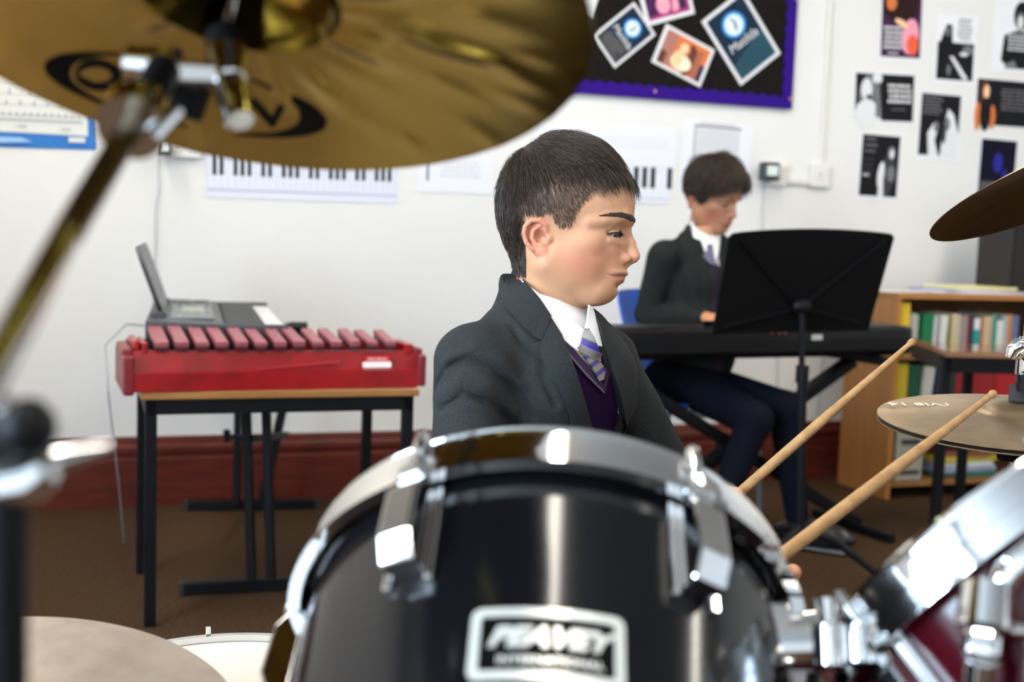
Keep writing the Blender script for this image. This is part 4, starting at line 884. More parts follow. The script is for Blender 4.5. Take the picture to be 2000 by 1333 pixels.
# engraved white stamp, upside down for the camera
mb = MB(); WH = mat('stamp_white', (.75, .70, .62), .6); Mi = MH.inverted()
oo = Mi @ V(_C); dd = Mi.to_3x3() @ V(ray(1815, 786)); p = oo+dd*((.0105-oo.z)/dd.z); rr_ = math.hypot(p.x, p.y)
e2 = Mi.to_3x3() @ (V(atY(1855, 781, 1.45))-V(atY(1775, 795, 1.45))); ang = math.atan2(e2.y, e2.x)
text_mb(mb, 'B TVI8 14', .027, Matrix.Translation((p.x, p.y, .011*(1-(rr_/.178)**2)+.0016)) @ Matrix.Rotation(ang+math.pi-.05, 4, 'Z'), depth=.0001)
mb.v = [tuple(MH @ Vector(v)) for v in mb.v]; mb.build('stamped_lettering', WH, t)
# chrome wing nut on the clutch
mb = MB(); wpt = [V(atY(1972, 700, 1.50)), V(atY(1978, 684, 1.50)), V(atY(1990, 674, 1.50)), V(atY(2004, 676, 1.50))]; mb.tube(wpt, [.006, .009, .010, .006], 16); mb.tube([V(atY(1995, 690, 1.5)), V(atY(2010, 700, 1.51))], .008, 14); mb.build('wing_nut', CHROME, t)
mb = MB(); mb.tube([V(atY(1999, 730, 1.5)), V(atY(2001, 745, 1.5))], .008, 14); mb.tube([V(atY(2001, 745, 1.5)), V(atY(2003, 762, 1.5))], .011, 16); mb.build('knurled_collar', BLACK, t)
# ---- dark crash cymbal upper right
kN = np.array([-.3289, .3164, .8898]); kc = np.array([.7759, 1.6695, 1.1098]); MK = frame(kc, (1, 0, 0), kN)
DARKB = bronze('dark_bronze', (.20, .12, .05), .36, .6, grime=(.12, .07, .03))
t = thing('cymbal', 'dark brown tilted cymbal at the upper right edge', 'cymbal', M=MK)
cymbal_mesh(.2, .045, .014, .016).build('bow', DARKB, t, local=True)
mb = MB(); mb.lathe([(0, .03), (.013, .03), (.013, .04), (0, .04)], 20); mb.build('felt_washer', MATS['felt'], t, local=True)
t = thing('cymbal_stand', 'stand of the dark cymbal beyond the right edge', 'stand', loc=(kc[0], kc[1], 0))
mb = MB(); mb.tube([(kc[0], kc[1], .08), (kc[0], kc[1], 1.08), MK @ Vector((0, 0, .06))], [.011, .009, .004], 16); mb.build('pole', CHROME, t)
for a in (-1.2, 1.0, 3.0): mb = MB(); mb.tube([(kc[0], kc[1], .3), (kc[0]+.2*math.cos(a), kc[1]+.2*math.sin(a), .01)], .006, 10); mb.build('leg', CHROME, t)
# ---- drumsticks
HICK = mat('hickory', (.40, .22, .085), .55, noise=.45, nscale=60, ncol=(.28, .14, .05), stretch=(1, 1, 1), bump=.3, bscale=90)
def stick(a, b, ext, label, r=.0072, dents=True, mark=False):
    a = np.array(a); b = np.array(b); d = (b-a)/np.linalg.norm(b-a); a2 = a-d*ext; L = float(np.linalg.norm(b-a2)); M = frame(a2, (0, 0, 1), d); mb = MB()
    prof = [(0, 0), (r*.75, .001), (r*.97, .004), (r, .010), (r, L*.62)]
    rr = random.Random(9)
    for k in range(24):
        u = k/23; z = L*.62+(L*.965-L*.62)*u; rad = r*(1-u)+.0035*u+(.00022*(rr.random()-.5) if dents else 0); prof.append((rad, z))
    prof += [(.0034, L-.012), (.0048, L-.009), (.0052, L-.005), (.0040, L-.0015), (0, L)]
    t = thing('drumstick', label, 'drumstick', M=M); mb.lathe(prof, 20); mb.build('shaft', HICK, t, local=True)
    return t, M, L
st1, SM1, SL1 = stick(atY(1462, 948, 1.58), atY(1786, 664, 1.66), .168, 'upper wooden drumstick pointing at the bookcase')
st2, SM2, SL2 = stick(atY(1540, 1076, 1.16), atY(1943, 767, 1.44), .165, 'lower wooden drumstick striking the hi-hat', dents=False)

mb = MB(); BRN = mat('stamp_brown', (.10, .05, .02), .6)
for k in range(14):
    z = .20+.006*k; 
    if k in (5, 9): continue
    mb.box(-.0016, .0016, z, z+.0034, .00705, .0073, Matrix([[0, 0, 1, 0], [1, 0, 0, 0], [0, 1, 0, 0], [0, 0, 0, 1]]) @ Matrix.Identity(4)) if False else mb.box(-.0074, -.0071, -.0016+.0006*(k % 3), .0016, z, z+.0030)
mb.build('stamped_lettering', BRN, st1, local=True)
# ================================================================ implicit surfaces for people
def smin(a, b, k): h = np.clip(.5+.5*(b-a)/k, 0, 1); return b*(1-h)+a*h-k*h*(1-h)
def smax(a, b, k): return -smin(-a, -b, k)
def ellp(p, c, r):
    q = (p-np.array(c, float))/np.array(r, float); k0 = np.sqrt((q*q).sum(-1))+1e-9; k1 = np.sqrt(((q/np.array(r, float))**2).sum(-1))+1e-9
    return k0*(k0-1)/k1
def caps(p, a, b, ra, rb=None, sc=None):
    rb = ra if rb is None else rb; a = np.array(a, float); b = np.array(b, float)
    if sc is not None: sc = np.array(sc, float); p = p/sc; a = a/sc; b = b/sc
    ba = b-a; t = np.clip(((p-a) @ ba)/(ba @ ba), 0, 1); return np.sqrt((((p-a)-t[..., None]*ba)**2).sum(-1))-(ra+(rb-ra)*t)
def chain(p, pts, rs, k=None):
    d = None
    for i in range(len(pts)-1):
        ra, rb = (rs, rs) if not hasattr(rs, '__len__') else (rs[i], rs[i+1]); e = caps(p, pts[i], pts[i+1], ra, rb); d = e if d is None else (np.minimum(d, e) if not k else smin(d, e, k))
    return d
def mesh_sdf(f, lo, hi, h, blk=8, act=1.9):
    lo = np.array(lo, float); hi = np.array(hi, float); nb = np.ceil((hi-lo)/(h*blk)).astype(int); n = nb*blk
    cx = [lo[i]+(np.arange(nb[i])+.5)*h*blk for i in range(3)]; G = np.stack(np.meshgrid(*cx, indexing='ij'), -1)
    cv = f(G.reshape(-1, 3)).reshape(nb); val = np.repeat(np.repeat(np.repeat(cv, blk, 0), blk, 1), blk, 2).astype(np.float32)
    ab = np.argwhere(np.abs(cv) < h*blk*act); o = (np.arange(blk)); O = np.stack(np.meshgrid(o, o, o, indexing='ij'), -1).reshape(-1, 3)
    for s0 in range(0, len(ab), 1500):
        B = ab[s0:s0+1500]; I = (B[:, None]*blk+O[None]).reshape(-1, 3); v = f(lo+I*h); val[I[:, 0], I[:, 1], I[:, 2]] = v
    val[0] = val[-1] = 1e3; val[:, 0] = val[:, -1] = 1e3; val[:, :, 0] = val[:, :, -1] = 1e3
    sg = (val < 0)
    cnt = np.zeros(tuple(n-1), np.int8)
    for dx in (0, 1):
        for dy in (0, 1):
            for dz in (0, 1): cnt += sg[dx:n[0]-1+dx, dy:n[1]-1+dy, dz:n[2]-1+dz]
    C_ = np.argwhere((cnt > 0) & (cnt < 8)); idx = -np.ones(tuple(n-1), np.int32); idx[C_[:, 0], C_[:, 1], C_[:, 2]] = np.arange(len(C_))
    cor = np.array([(x, y, z) for x in (0, 1) for y in (0, 1) for z in (0, 1)]); vv = np.stack([val[C_[:, 0]+c[0], C_[:, 1]+c[1], C_[:, 2]+c[2]] for c in cor], 1)
    acc = np.zeros((len(C_), 3)); num = np.zeros(len(C_))
    for i in range(8):
        for j in range(i+1, 8):
            if np.abs(cor[i]-cor[j]).sum() == 1:
                a, b = vv[:, i], vv[:, j]; m = (a < 0) != (b < 0); t = np.where(m, a/np.where(m, a-b, 1), 0); t = np.clip(t, 0.02, .98)
                acc += m[:, None]*(cor[i]+t[:, None]*(cor[j]-cor[i])); num += m
    P = lo+(C_+acc/num[:, None])*h; Q = []
    for ax in range(3):
        s0 = [slice(None)]*3; s1 = [slice(None)]*3; s0[ax] = slice(0, -1); s1[ax] = slice(1, None); E = np.argwhere(sg[tuple(s0)] != sg[tuple(s1)]); u, v = [(1, 2), (2, 0), (0, 1)][ax]
        E = E[(E[:, u] > 0) & (E[:, v] > 0) & (E[:, u] < n[u]-1) & (E[:, v] < n[v]-1)]
        fl = sg[E[:, 0], E[:, 1], E[:, 2]]; du = np.eye(3, dtype=int)[u]; dv = np.eye(3, dtype=int)[v]; g = lambda q: idx[q[:, 0], q[:, 1], q[:, 2]]
        a, b, c, d = g(E-du-dv), g(E-dv), g(E), g(E-du); q = np.stack([a, b, c, d], 1); q[~fl] = q[~fl][:, ::-1]; Q.append(q)
    return P, np.vstack(Q)
def grad(f, p, e=1.0):
    g = np.stack([f(p+np.eye(3)[i]*e)-f(p-np.eye(3)[i]*e) for i in range(3)], -1); return g/(np.linalg.norm(g, axis=-1, keepdims=True)+1e-9)
class Space:      # right / toward camera / down, in units of one pixel at distance z0
    def __init__(s, z0): s.z0 = z0; s.s = z0/FPX
    def w(s, p):
        p = np.asarray(p, float); return _C+_f*s.z0+((p[..., 0:1]-1000)*_R-(p[..., 2:3]-666.5)*_U-p[..., 1:2]*_f)*s.s
    def u(s, P):
        q = (np.asarray(P, float)-_C-_f*s.z0)/s.s; return np.stack([q @ _R+1000, -(q @ _f), 666.5-q @ _U], -1)
    def px(s, x, y, D):  # point at depth D seen at pixel x, y
        k = (s.z0-D*s.s)/s.z0; return np.array([1000+(x-1000)*k, D, 666.5+(y-666.5)*k])
    def trace(s, f, pts, D0=260, steps=90):   # march the camera's rays onto f = 0
        pts = np.asarray(pts, float); o = s.u(_C); d = np.stack([s.px(x, y, 0) for x, y in pts])-o; L = np.linalg.norm(d, axis=1, keepdims=True); d = d/L
        t = L[:, 0]-D0*1.3; bt = t.copy(); bf = np.full(len(t), 1e9)
        for _ in range(steps): v = f(o+d*t[:, None]); m = np.abs(v) < bf; bf = np.where(m, np.abs(v), bf); bt = np.where(m, t, bt); t = np.minimum(t+.8*v, L[:, 0]+500)
        p = o+d*bt[:, None]
        for _ in range(6): v = f(p); w_ = np.where(bf > .6, np.clip(v, -20, 20), 0); p = p-grad(f, p, 1.)*w_[:, None]
        return p
def mesh_obj(name, P, Q, m, parent=None, col=None, smooth=True):
    me = bpy.data.meshes.new(name); o = bpy.data.objects.new(name, me); S.collection.objects.link(o)
    P = np.asarray(P)
    if parent is not None: mi = np.array(WM[parent.name].inverted()); P = P @ mi[:3, :3].T+mi[:3, 3]; o.parent = parent; WM[o.name] = WM[parent.name].copy()
    if isinstance(Q, np.ndarray):
        me.vertices.add(len(P)); me.vertices.foreach_set('co', P.astype(np.float32).ravel()); k = Q.shape[1]; me.loops.add(Q.size); me.loops.foreach_set('vertex_index', Q.astype(np.int32).ravel())
        me.polygons.add(len(Q)); me.polygons.foreach_set('loop_start', np.arange(len(Q), dtype=np.int32)*k)
    else: me.from_pydata([tuple(p) for p in P], [], Q)
    me.polygons.foreach_set('use_smooth', [smooth]*len(me.polygons)); me.materials.append(m)
    if col is not None:
        at = me.color_attributes.new('tone', 'FLOAT_COLOR', 'POINT'); at.data.foreach_set('color', np.hstack([col, np.ones((len(col), 1))]).astype(np.float32).ravel())
    me.update(); me.validate(); return o
def patch(name, sp, f, poly, off, th, m, parent, step=7, colf=None, smooth=True):
    """cloth panel: outline in the picture, laid on the surface f, with thickness"""
    out = []
    for i in range(len(poly)):
        a = np.array(poly[i], float); b = np.array(poly[(i+1) % len(poly)], float); k = max(1, int(np.linalg.norm(b-a)/step)); out += [tuple(a+(b-a)*j/k) for j in range(k)]
    n = len(out); xs = [p[0] for p in out]; ys = [p[1] for p in out]; ins = []
    for x in np.arange(min(xs), max(xs), step):
        for y in np.arange(min(ys), max(ys), step):
            c = False; j = n-1; md = 1e9
            for i in range(n):
                xi, yi = out[i]; xj, yj = out[j]
                if (yi > y) != (yj > y) and x < (xj-xi)*(y-yi)/(yj-yi)+xi: c = not c
                md = min(md, (xi-x)**2+(yi-y)**2); j = i
            if c and md > (step*.55)**2: ins.append((x, y))
    r = delaunay_2d_cdt([Vector(p) for p in out+ins], [], [list(range(n))], 1, 1e-4); vs = [tuple(v) for v in r[0]]; fs = r[2]; n0 = len(vs)
    P = sp.trace(f, vs); g = grad(f, P, 2.); top = P+g*(off+th); bot = P+g*off
    ed = {}
    for q in fs:
        for i in range(len(q)): e = (q[i], q[(i+1) % len(q)]); ed[e] = 1
    F_ = [tuple(q) for q in fs]+[tuple(n0+i for i in q[::-1]) for q in fs]+[(b, a, n0+a, n0+b) for (a, b) in ed if (b, a) not in ed]
    W = sp.w(np.vstack([top, bot])); o = mesh_obj(name, W, F_, m, parent, smooth=smooth, col=None if colf is None else np.vstack([colf(np.array(vs))]*2))
    bm = bmesh.new(); bm.from_mesh(o.data); bmesh.ops.recalc_face_normals(bm, faces=bm.faces[:]); bm.to_mesh(o.data); bm.free(); o.data.set_sharp_from_angle(angle=math.radians(50)); return o

# ---------------------------------------------------------------- a boy's head, in millimetre-like units
def mir(p): q = p.copy(); q[..., 1] = np.abs(q[..., 1]); return q
def head_base(p):      # skull and neck without the features, used for hair too
    q = mir(p)
    d = ellp(q, (1101, 0, 384), (123, 100, 116)); d = smin(d, ellp(q, (1154, 0, 402), (86, 77, 78)), 18)
    d = smin(d, ellp(q, (1060, 0, 430), (80, 82, 90)), 30)
    d = smin(d, ellp(q, (1145, 0, 474), (80, 67, 92)), 20); d = smin(d, ellp(q, (1110, 0, 470), (74, 77, 84)), 24)
    return d
BROWP = [(1236, 10, 433), (1226, 24, 430), (1211, 42, 429), (1195, 56, 431), (1180, 64, 435)]
MOUTHP = [(1225, 0, 542.3), (1220, 12, 542.8), (1211, 26, 542.4), (1200, 35, 541), (1188, 42, 537.5)]; HF = {'mouth': True}
def browband(p): return chain(mir(p), BROWP, [4.5, 6.2, 5.0, 3.6, 1.0], 2)
def head_sdf(p, ears=True, slim=1.0, full=1.0):
    q = mir(p); q = q.copy(); q[..., 1] = q[..., 1]/slim
    d = head_base(q)
    d = smin(d, ellp(q, (1163, 0, 533), (58, 48, 50)), 18)
    d = smin(d, ellp(q, (1174, 0, 566), (32, 34, 29)), 16)
    d = smin(d, caps(q, (1080, 66, 515), (1160, 26, 572), 26, 21), 26)
    d = smin(d, ellp(q, (1128, 0, 540), (56, 56, 54)), 24)
    d = smin(d, ellp(q, (1140, 44, 510), (40*full, 29*full, 42*full)), 20)
    d = smin(d, ellp(q, (1148, 56, 476), (34, 21, 22)), 18)
    # neck
    d = smin(d, ellp(q, (1096, 50, 520), (42, 26, 52)), 24); d = smin(d, caps(q, (1058, 52, 500), (1075, 36, 620), 20, 18), 22); d = smin(d, caps(q, (1094, 0, 540), (1086, 0, 690), 49, 52), 16)
    d = smin(d, caps(q, (1082, 0, 520), (1048, 0, 690), 57, 62, sc=(1, .95, 1)), 22)
    d = smin(d, caps(q, (1046, 0, 480), (1055, 0, 570), 46, 48), 24)
    d = smin(d, caps(q, (1092, 30, 510), (1092, 14, 640), 18, 14), 22)
    # brow, sockets, lids
    q0 = q; q = q-np.array([0, 0, 4.])
    d = smin(d, chain(q, [(1226, 12, 431), (1219, 34, 425), (1188, 60, 432), (1160, 72, 437)], [11, 12, 10, 8]), 14)
    d = smax(d, -ellp(q, (1231, 38, 455), (22, 25, 14)), 13)
    lid = np.sqrt(((q-np.array([1197, 33, 460.]))**2).sum(-1))-17.9
    d = smin(d, lid, 5)
    d = smin(d, chain(q, [(1211, 18, 472), (1211, 34, 475), (1196, 50, 471)], [3, 3.5, 3]), 9)
    # crease above the upper lid and the slit between the lids
    d = smax(d, -chain(q, [(1212, 18, 453), (1215, 33, 448), (1202, 49, 450), (1190, 55, 456)], 1.0), 4)
    sl = chain(q, [(1208, 17, 463), (1215, 28, 460.5), (1213.5, 39, 459.5), (1204, 48, 459.5), (1191, 53, 460)], [1.4, 4.2, 4.8, 4.2, 1.6]); d = smax(d, -sl, 1.2)
    q = q0
    # nose
    n_ = caps(q, (1220, 0, 446), (1231, 0, 478), 9, 10); n_ = smin(n_, caps(q, (1231, 0, 478), (1237.5, 0, 502), 10, 12.5), 5)
    n_ = smin(n_, ellp(q, (1220, 14.5, 507), (14, 8.5, 9.5)), 5); n_ = smin(n_, caps(q, (1236, 0, 508), (1224, 0, 518), 7.5, 6), 5)
    n_ = smax(n_, -ellp(q, (1229, 8, 519), (8, 3.6, 6)), 3)
    d = smin(d, n_, 10)
    # mouth
    m_ = ellp(q, (1201, 0, 535.5), (24, 37, 6.5)); m_ = smin(m_, ellp(q, (1212, 6, 537.5), (13, 13, 4.5)), 4)
    lo_ = ellp(q, (1195, 0, 549), (22.5, 31, 7.5)); d = smin(d, m_, 7); d = smin(d, lo_, 6)
    if HF['mouth']: d = smax(d, -chain(q, MOUTHP, [1.7, 1.7, 1.6, 1.4, 1.0]), 2.2)
    d = smax(d, -ellp(q, (1213, 0, 563), (10, 24, 5)), 9)
    if ears:
        qk = q; q = q-np.array([11, 0, 0.]); q[..., 2] = 497+(q[..., 2]-500)/.90
        e = ellp(q, (1051, 84, 460), (24, 6, 34)); 
        rim = chain(q, [(1070, 84, 456), (1069, 90, 438), (1058, 94, 428), (1043, 96, 428), (1031, 97, 440), (1028, 97, 456), (1033, 95, 474), (1044, 91, 488)], [3.5, 4.5, 5, 5, 5, 5, 4.5, 4.5])
        lob = ellp(q, (1058, 87, 490), (12, 5.5, 11)); anti = chain(q, [(1058, 90, 440), (1046, 92, 448), (1043, 92, 464), (1050, 90, 478), (1061, 88, 480)], [3, 4, 4.2, 4, 4])
        e = smax(e, -ellp(q, (1060, 92, 462), (12, 15, 14)), 4); e = smax(e, -ellp(q, (1056, 96, 438), (9, 7, 5)), 4); e = smin(e, rim, 3.5); e = smin(e, lob, 6); e = smin(e, anti, 4)
        e = smin(e, ellp(q, (1074, 82, 465), (7, 7, 9)), 5); e = smax(e, -caps(q, (1063, 84, 462), (1070, 60, 462), 6, 4), 3)
        d = smin(d, e*.92, 6)
    return d
SK = np.array([.55, .285, .160])
def sst(x, a, b): t = np.clip((x-a)/(b-a), 0, 1); return t*t*(3-2*t)
def hairline(p):     # >0 inside the hair region; p in head units
    X, Y, Z = p[..., 0]-9*np.clip(np.abs(p[..., 1])/85, 0, 1), np.abs(p[..., 1]), p[..., 2]
    # front hairline: depends on x and height
    zf = np.interp(X, [960, 1000, 1018, 1030, 1082, 1092, 1120, 1130, 1150, 1183, 1203, 1225, 1260], [500, 530, 540, 424, 428, 452, 452, 425, 399, 372, 352, 342, 330])
    zb = np.where(X < 1030, 540, zf)
    return np.minimum(np.where(X < 1030, 540-Z, zf-Z), 60.)
def face_colour(p, hairc=None, fade=True):
    X, Y, Z = p[:, 0], np.abs(p[:, 1]), p[:, 2]; c = np.tile(SK, (len(p), 1))
    def mix(w_, col): nonlocal c; w_ = w_[:, None]; c = c*(1-w_)+np.array(col)*w_
    mix(.6*np.exp(-(((X-1150)/44)**2+((Z-520)/30)**2)), (.42, .115, .075)); mix(.45*np.exp(-(((X-1190)/26)**2+((Z-500)/20)**2)), (.47, .15, .10))
    mix(.35*np.exp(-(((X-1244)/14)**2+((Z-503)/12)**2)), (.60, .22, .15))
    ear = sst(1092-X, 0, 10) *sst(Z, 428, 436)*(Z < 512); mix(.6*sst(Y, 80, 88)*ear, (.60, .20, .135)); mix(.6*np.exp(-(((X-1072)/9)**2+((Z-463)/10)**2))*(Y > 70), (.33, .09, .055))  # ear redness; shade in the ear hollow is painted into the skin tone
    lip = sst(X, 1186, 1192)*np.exp(-((Z-537.0-(X-1225)*-.02)/5.2)**4)*sst(46-Y, 2, 10); mix(.75*lip, (.40, .135, .105)); lip2 = sst(X, 1188, 1197)*np.exp(-((Z-549.5)/6.2)**4)*sst(39-Y, 2, 12); mix(.75*lip2, (.47, .17, .13))
    mix(.25*np.exp(-(((X-1205)/22)**2+((Z-474)/9)**2)), (.42, .19, .13))
    mix(.8*np.exp(-(np.minimum(abs(Z-463)/3.2, 9))**2)*sst(X, 1186, 1198)*(Y > 14)*(Y < 58), (.10, .035, .025))
    if hairc is not None:
        h = hairline(p); mix(.93*sst(h, -3, 9), hairc)
        mix(.35*sst(h, -26, 0)*(X < 1095), (.25, .13, .09))
    return c
class Head:
    def __init__(s, sp, org, yaw, pitch, k, roll=0, slim=1., full=1.):
        """org: pixel-space position of the head point (1105,0,430); yaw toward the camera; k: scale"""
        s.sp = sp; s.org = np.array(org, float); s.k = k; s.slim = slim; s.full = full
        cy, sy = math.cos(yaw), math.sin(yaw); cp, spn = math.cos(pitch), math.sin(pitch)
        Ry = np.array([[cy, -sy, 0], [sy, cy, 0], [0, 0, 1.]])      # x forward -> right+toward camera
        Rp = np.array([[cp, 0, -spn], [0, 1, 0], [spn, 0, cp]])     # nod (z is down)
        cr, sr = math.cos(roll), math.sin(roll); Rr = np.array([[1, 0, 0], [0, cr, -sr], [0, sr, cr]])
        s.R = Ry @ Rp @ Rr
    def tou(s, p): return s.org+s.k*((np.asarray(p, float)-np.array([1105, 0, 430.])) @ s.R.T)
    def fromu(s, q): return (np.asarray(q, float)-s.org) @ s.R/s.k+np.array([1105, 0, 430.])
    def w(s, p): return s.sp.w(s.tou(p))
def strands(H, name, roots, dirs, lens, offs, f, m, parent, seg=7, r0=.5, flop=None, wig=0., seed=3, taper=True):
    rr = np.random.RandomState(seed); n = len(roots); p = roots.copy(); d = dirs.copy(); off = offs; st = lens/seg; P = [p.copy()]
    ph = rr.rand(n)*6.28; fq = .5+rr.rand(n)
    for i in range(seg):
        g = grad(f, p, 1.5); d = d-g*(d*g).sum(-1, keepdims=True)*.8
        if flop is not None: d = d+flop(p, (i+1)/seg)
        if wig: side = np.cross(g, d); d = d+side*(wig*np.sin(ph+fq*i*1.6))[:, None]
        d = d/(np.linalg.norm(d, axis=-1, keepdims=True)+1e-9); p = p+d*st[:, None]; t = (i+1)/seg; tgt = off*min(1, .35+t*1.2)
        g = grad(f, p, 1.5); p = p+g*((tgt-f(p))*.7)[:, None]; P.append(p.copy())
    P = np.stack(P, 1); k = seg+1; T = np.gradient(P, axis=1); T /= np.linalg.norm(T, axis=-1, keepdims=True)+1e-9
    nrm = grad(f, roots, 1.5)[:, None]; A = np.cross(T, nrm); A /= np.linalg.norm(A, axis=-1, keepdims=True)+1e-9; B = np.cross(T, A)
    rad = (r0*(1-.75*np.linspace(0, 1, k)**2))[None, :, None]; V_ = []
    for a in (0, 2.094, 4.189): V_.append(P+(A*math.cos(a)+B*math.sin(a))*rad)
    V_ = np.stack(V_, 2).reshape(-1, 3); base = (np.arange(n)*k*3)[:, None, None, None]; i = np.arange(seg)[None, :, None, None]*3; j = np.arange(3)[None, None, :, None]; j2 = (j+1) % 3
    Q = np.concatenate([base+i+j, base+i+j2, base+i+3+j2, base+i+3+j], -1).reshape(-1, 4)
    return mesh_obj(name, H.w(V_), Q, m, parent)
def surf_points(P, Q, n, seed=1):
    rr = np.random.RandomState(seed); a = P[Q[:, 0]]; b = P[Q[:, 1]]; c = P[Q[:, 2]]; d = P[Q[:, 3]]; ar = np.linalg.norm(np.cross(c-a, d-b), axis=1); i = rr.choice(len(Q), n, p=ar/ar.sum()); u = rr.rand(n, 1); v = rr.rand(n, 1)
    return (a[i]*(1-u)+b[i]*u)*(1-v)+(d[i]*(1-u)+c[i]*u)*v
SKINM = mat('skin', (.6, .3, .2), .46, sss=.12, attr='tone', bump=.06, bscale=900, spec=.35)
def hairmat(name, col, tip):
    m = mat(name, col, .38, noise=.5, nscale=60, ncol=tip, spec=.5); return m
# ================================================================ the boy at the drums
SP1 = Space(1.62)
H1 = Head(SP1, (1105, 0, 430), math.radians(11), 0.0, 1.0, roll=0.02)
p1 = thing('person', 'boy in grey blazer and striped tie drumming in the foreground, seen in profile', 'person', loc=(.03, 1.62, .0))
f1 = lambda p: head_sdf(p)
def snap(P_, f): 
    P_ = np.array(P_, float)
    for _ in range(8): P_ = P_-grad(f, P_, 1.)*f(P_)[:, None]*.8
    return P_
HF['mouth'] = False; MOUTHP = [tuple(q) for q in snap(MOUTHP, f1)]; HF['mouth'] = True
PH, QH = mesh_sdf(f1, (955, -115, 245), (1265, 115, 690), 1.7)
HC = np.array([.030, .017, .011])
colH = face_colour(PH, np.array([.16, .095, .062]))
WH1 = H1.w(PH)
# jacket and torso, in picture units; chest turned 40 degrees toward the camera
TA = math.radians(40); tc1 = np.array([1066, -10, 640.]); cF = np.array([math.cos(TA), math.sin(TA), 0]); cS = np.array([-math.sin(TA), math.cos(TA), 0])
def TL(q): r = np.asarray(q, float)-tc1; return np.stack([r @ cS, r @ cF, r[..., 2]+640], -1)      # side, front, down
def TU(q): q = np.asarray(q, float); return tc1+q[..., 0:1]*cS+q[..., 1:2]*cF+np.concatenate([q[..., 2:3]*0, q[..., 2:3]*0, q[..., 2:3]-640], -1)
def W2U(x): return SP1.u(np.array(x, float))
hand2 = SM2 @ Vector((0, 0, .085)); hand1 = SM1 @ Vector((0, 0, .085))
sh_n = TU(np.array([208., -12, 706])); sh_f = TU(np.array([-205., 0, 706]))
el_n = W2U((-.052, 1.40, .615)); el_f = W2U((.265, 1.735, .62))
wr_n = W2U(hand2)+np.array([-52, -28, 28.]); wr_f = W2U(hand1)+np.array([-60., -20, 25])
def torso(p, o=0.):
    q = TL(p); a = q.copy(); a[..., 0] = np.abs(a[..., 0])
    d = ellp(q, (0, 2, 800), (172, 122, 250)); d = smin(d, ellp(q, (0, 10, 740), (185, 118, 130)), 40)
    d = smin(d, caps(a, (20, -12, 655), (186, -8, 702), 60, 48), 45)
    d = smin(d, ellp(q, (0, -5, 960), (165, 115, 140)), 50)
    d = smin(d, ellp(a, (62, 96, 745), (66, 40, 70)), 40)
    return d-o
def collar_cut(p, h): q = TL(p); return (530-h+.62*(q[..., 1]+74))-q[..., 2]        # <0 below the neckline plane
def colcone(p, o): return caps(p, (1040, -2, 560), (1052, -8, 700), 66+o, 120+o)
def nz(p, s_, seed=0):
    x, y, z = p[..., 0]*s_+seed, p[..., 1]*s_, p[..., 2]*s_
    return (np.sin(x*1.3+2*np.sin(y*.9+z*.7))+np.sin(y*1.7+1.5*np.sin(z*1.1+x*.6))+np.sin(z*1.5+1.8*np.sin(x*.8-y*.5)))/3
CR = [SP1.trace(lambda p: smin(torso(p, 8), caps(p, sh_n, el_n, 62, 54), 50), L) for L in ([(852, 760), (868, 722), (910, 704), (960, 724), (1006, 765), (1040, 815)], [(862, 800), (905, 770), (960, 790), (1010, 835)], [(1062, 700), (1062, 740), (1085, 790)], [(1002, 640), (1020, 668), (1052, 690)])]
RG = [SP1.trace(lambda p: smin(torso(p, 8), caps(p, sh_n, el_n, 62, 54), 50), L) for L in ([(858, 742), (880, 700), (925, 684), (975, 706), (1020, 752)], [(860, 778), (900, 745), (950, 757), (1000, 805)])]
def jacket_solid(p):
    d = torso(p, 9)
    s_ = caps(p, sh_n, el_n, 66, 56); s_ = smin(s_, caps(p, el_n, wr_n, 52, 38), 14); d = smin(d, s_, 42)
    s_ = caps(p, sh_f, el_f, 62, 52); s_ = smin(s_, caps(p, el_f, wr_f, 50, 38), 14); d = smin(d, s_, 42)
    d = smin(d, smax(colcone(p, 0), collar_cut(p, 0), 3), 16)
    for c_ in RG: d = smin(d, chain(p, c_, 3.), 20)
    for c_ in CR: d = smax(d, -chain(p, c_, 2.), 18)
    return d+1.6*nz(p, .035)
def opening(p):      # <0 inside the front opening
    q = TL(p); y = q[..., 2]; tn = np.interp(y, [560, 625, 660, 720, 763, 820, 1000], [90, 93, 98, 102, 88, 60, 40]); tf = np.interp(y, [600, 640, 668, 714, 767, 831, 1000], [-40, -22, -9, -10, -36, -70, -60])
    return smax(smax(q[..., 0]-tn, tf-q[..., 0], 4), 20-q[..., 1], 6)
def jacket(p):
    d = jacket_solid(p)
    d = smax(d, -opening(p), 4); d = smax(d, collar_cut(p, 0), 3)
    d = smax(d, -caps(p, wr_n+(wr_n-el_n)*.02, wr_n+(wr_n-el_n)*.5, 34, 34), 3); d = smax(d, -caps(p, wr_f+(wr_f-el_f)*.02, wr_f+(wr_f-el_f)*.5, 34, 34), 3); return d
WOOL = mat('grey_suiting', (.034, .037, .039), .85, noise=.6, nscale=700, bump=.5, bscale=1500, spec=.15)
PJ, QJ = mesh_sdf(jacket, (790, -300, 505), (1500, 520, 1130), 3.2)
mesh_obj('blazer', SP1.w(PJ), QJ, WOOL, p1)
KNIT = mat('purple_knit', (.020, .004, .034), .95, noise=.4, nscale=500, bump=.6, bscale=700, spec=.1)
def vcut(p): q = TL(p); a_ = q[..., 0]-17; return np.where(q[..., 1] < 0, -400, 755-np.where(a_ > 0, 1.1*a_, -2.3*a_)-q[..., 2])*.6
PV, QV = mesh_sdf(lambda p: smax(smax(torso(p, -1), vcut(p), 2), TL(p)[..., 2]-1085, 3), (850, -260, 560), (1340, 260, 1110), 3.2)
mesh_obj('jumper', SP1.w(PV), QV, KNIT, p1)
SHIRT = mat('white_shirt', (.80, .79, .80), .7, bump=.1, bscale=500)
